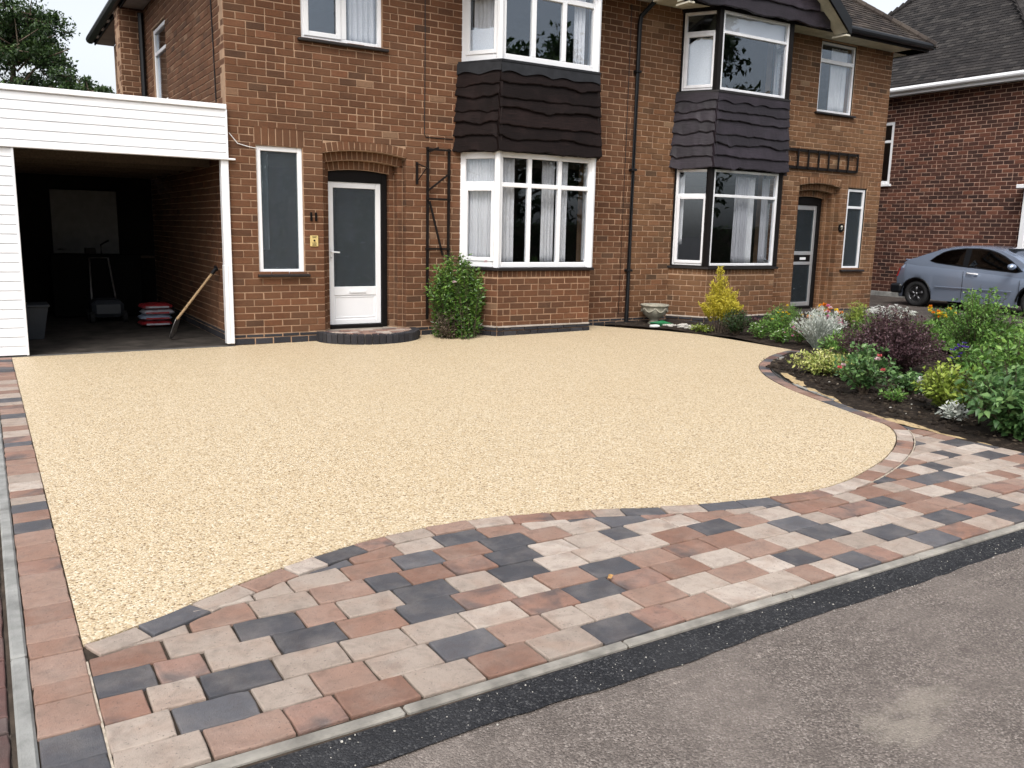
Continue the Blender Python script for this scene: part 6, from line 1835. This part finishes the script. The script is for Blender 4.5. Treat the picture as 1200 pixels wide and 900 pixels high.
tag(np_obj('leaf_litter', V, F, TT, 'leaf_brown', None), 'brown leaf litter strewn over the flower bed soil', 'leaf litter', None, 'stuff')
# dry leaf on the charcoal block, chips on the road
lf = MB().add([(-.40, -8.20, .012), (-.385, -8.185, .020), (-.365, -8.192, .014), (-.372, -8.205, .024), (-.39, -8.212, .013), (-.385, -8.197, .028)], [(0, 1, 5), (1, 2, 5), (2, 3, 5), (3, 4, 5), (4, 0, 5)])
lo = lf.build('dry_leaf', 'dry_leaf'); md = lo.modifiers.new('t', 'SOLIDIFY'); md.thickness = .0015
tag(lo, 'small curled brown leaf lying on a charcoal paving block', 'leaf')
tag(MB().lathe([(.004, 0), (.013, .001), (.014, .004), (.008, .007), (.002, .0075)], 12, (-1.0, -8.885, -.030)).build('stone_chip', 'sand', None, True), 'small round tan stone on the dark tarmac strip', 'stone')
random.seed(15); cr = MB()
for k in range(260):
    x, y = random.uniform(-2.2, 3.6), random.uniform(-8.92, -8.745)
    r = abs(random.gauss(.0006, .0006))+.0008; z = rz(x, y)+.007
    cr.box(x-r, x+r, y-r, y+r, z-.002, z+r, r*.3)
tag(cr.build('grit', 'pebble_white'), 'pale grit scattered on the dark tarmac strip', 'grit', None, 'stuff')

# ------------------------------------------------------------------ trees
def tree(name, label, base, h, crown, seed, nleaf=9000, ls=.16, trunk_r=.22, crown_base=.35, mat='tree_leaf', lean=(0, 0), dense=1.0, nb=46, flat=1.0):
    rng = np.random.default_rng(seed); rr = random.Random(seed)
    t = thing(name, label, 'tree', (*base, 0), 'trees')
    tm = MB(); top = np.array([base[0]+lean[0], base[1]+lean[1], h*.9])
    B0 = np.array([base[0], base[1], -.1])
    tm.tube([tuple(B0), tuple(B0+(top-B0)*.35+rng.normal(size=3)*.1), tuple(B0+(top-B0)*.7+rng.normal(size=3)*.15), tuple(top)], [trunk_r, trunk_r*.75, trunk_r*.4, trunk_r*.1], 10)
    tips = []
    for i in range(nb):
        u = crown_base+(1-crown_base)*rr.random()**.8; st = B0+(top-B0)*u
        az = rr.uniform(0, 6.283); rel = (u-crown_base)/(1-crown_base)
        reach = crown*(.35+.65*math.sin(math.pi*min(1, .18+rel*.82))**.8)*rr.uniform(.55, 1.1)
        tip = st+np.array([math.cos(az)*reach, math.sin(az)*reach*flat, reach*rr.uniform(.0, .55)])
        mid = (st+tip)/2+np.array([0, 0, reach*.12])
        tm.tube([tuple(st), tuple(mid), tuple(tip)], [trunk_r*.25*(1.2-rel), trunk_r*.14, .012], 5, cap=False)
        for q in range(5):
            f_ = rr.uniform(.35, 1.0); c = st+(tip-st)*f_+rng.normal(size=3)*crown*.10
            tips.append((c, crown*rr.uniform(.10, .22)))
            tm.tube([tuple(st+(tip-st)*f_*.9), tuple(c)], [.02, .008], 4, cap=False)
    per = int(nleaf/len(tips)); Ps, Ts = [], []
    for (c, r) in tips:
        d = rng.normal(size=(per, 3)); d /= np.linalg.norm(d, axis=1)[:, None]
        Ps.append(c+d*r*rng.random((per, 1))**.45*np.array([1, 1, .75])); Ts.append(np.clip(rng.random(per)*.7+d[:, 2]*.25+.15, 0, 1))
    P = np.concatenate(Ps); T = np.concatenate(Ts); D = rng.normal(size=P.shape); D[:, 2] -= .25
    L = ls*rng.uniform(.6, 1.3, len(P))
    V, F, TT = leaf_mesh(P, D, L, L*.5, rng, tone=T, tri4=False)
    np_obj('crown', V, F, TT, mat, t)
    tm.build('trunk', 'bark', t, recalc=False)
    return t
tree('garden_tree', 'dark leafy tree rising behind the white garage roof', (-1.55, 14.2), 7.35, 1.9, 201, 34000, .10, .2, .25, nb=70)
tree('garden_tree', 'lower bushy tree behind the white garage, close to the house eaves', (-0.35, 12.5), 5.35, 1.1, 202, 20000, .10, .16, .2, nb=60)
tree('street_tree', 'large dark tree across the road, mirrored in the white upper bay window', (19.5, -26), 9.8, 5.2, 203, 12000, .42, .4, .2)
tree('street_tree', 'tall dark tree across the road, mirrored in the right upper bay window', (30.5, -27), 14.5, 5.0, 204, 12000, .42, .4, .2)
tree('street_tree', 'big tree across the road, farthest to the left, behind the viewer', (6.0, -27), 10, 5.0, 205, 9000, .42, .4, .2)
# clipped hedge opposite
rng = np.random.default_rng(77); n = 26000
hd = thing('hedge', 'long clipped dark hedge across the road behind the viewer', 'hedge', (12, -21, 0))
P = np.stack([rng.uniform(-14, 46, n), rng.uniform(-21.6, -20.4, n), rng.uniform(0, 1.9, n)], 1)
fr = rng.random(n) < .6; P[fr, 1] = -20.4+rng.normal(size=fr.sum())*.05
D = rng.normal(size=P.shape); D[:, 1] += .5; L = rng.uniform(.1, .2, n)
V, F, TT = leaf_mesh(P, D, L, L*.6, rng, tri4=False)
np_obj('foliage', V, F, TT, 'tree_leaf', hd)
MB().box(-14, 46, -21.5, -20.5, 0, 1.8).build('branches', 'bark', hd)
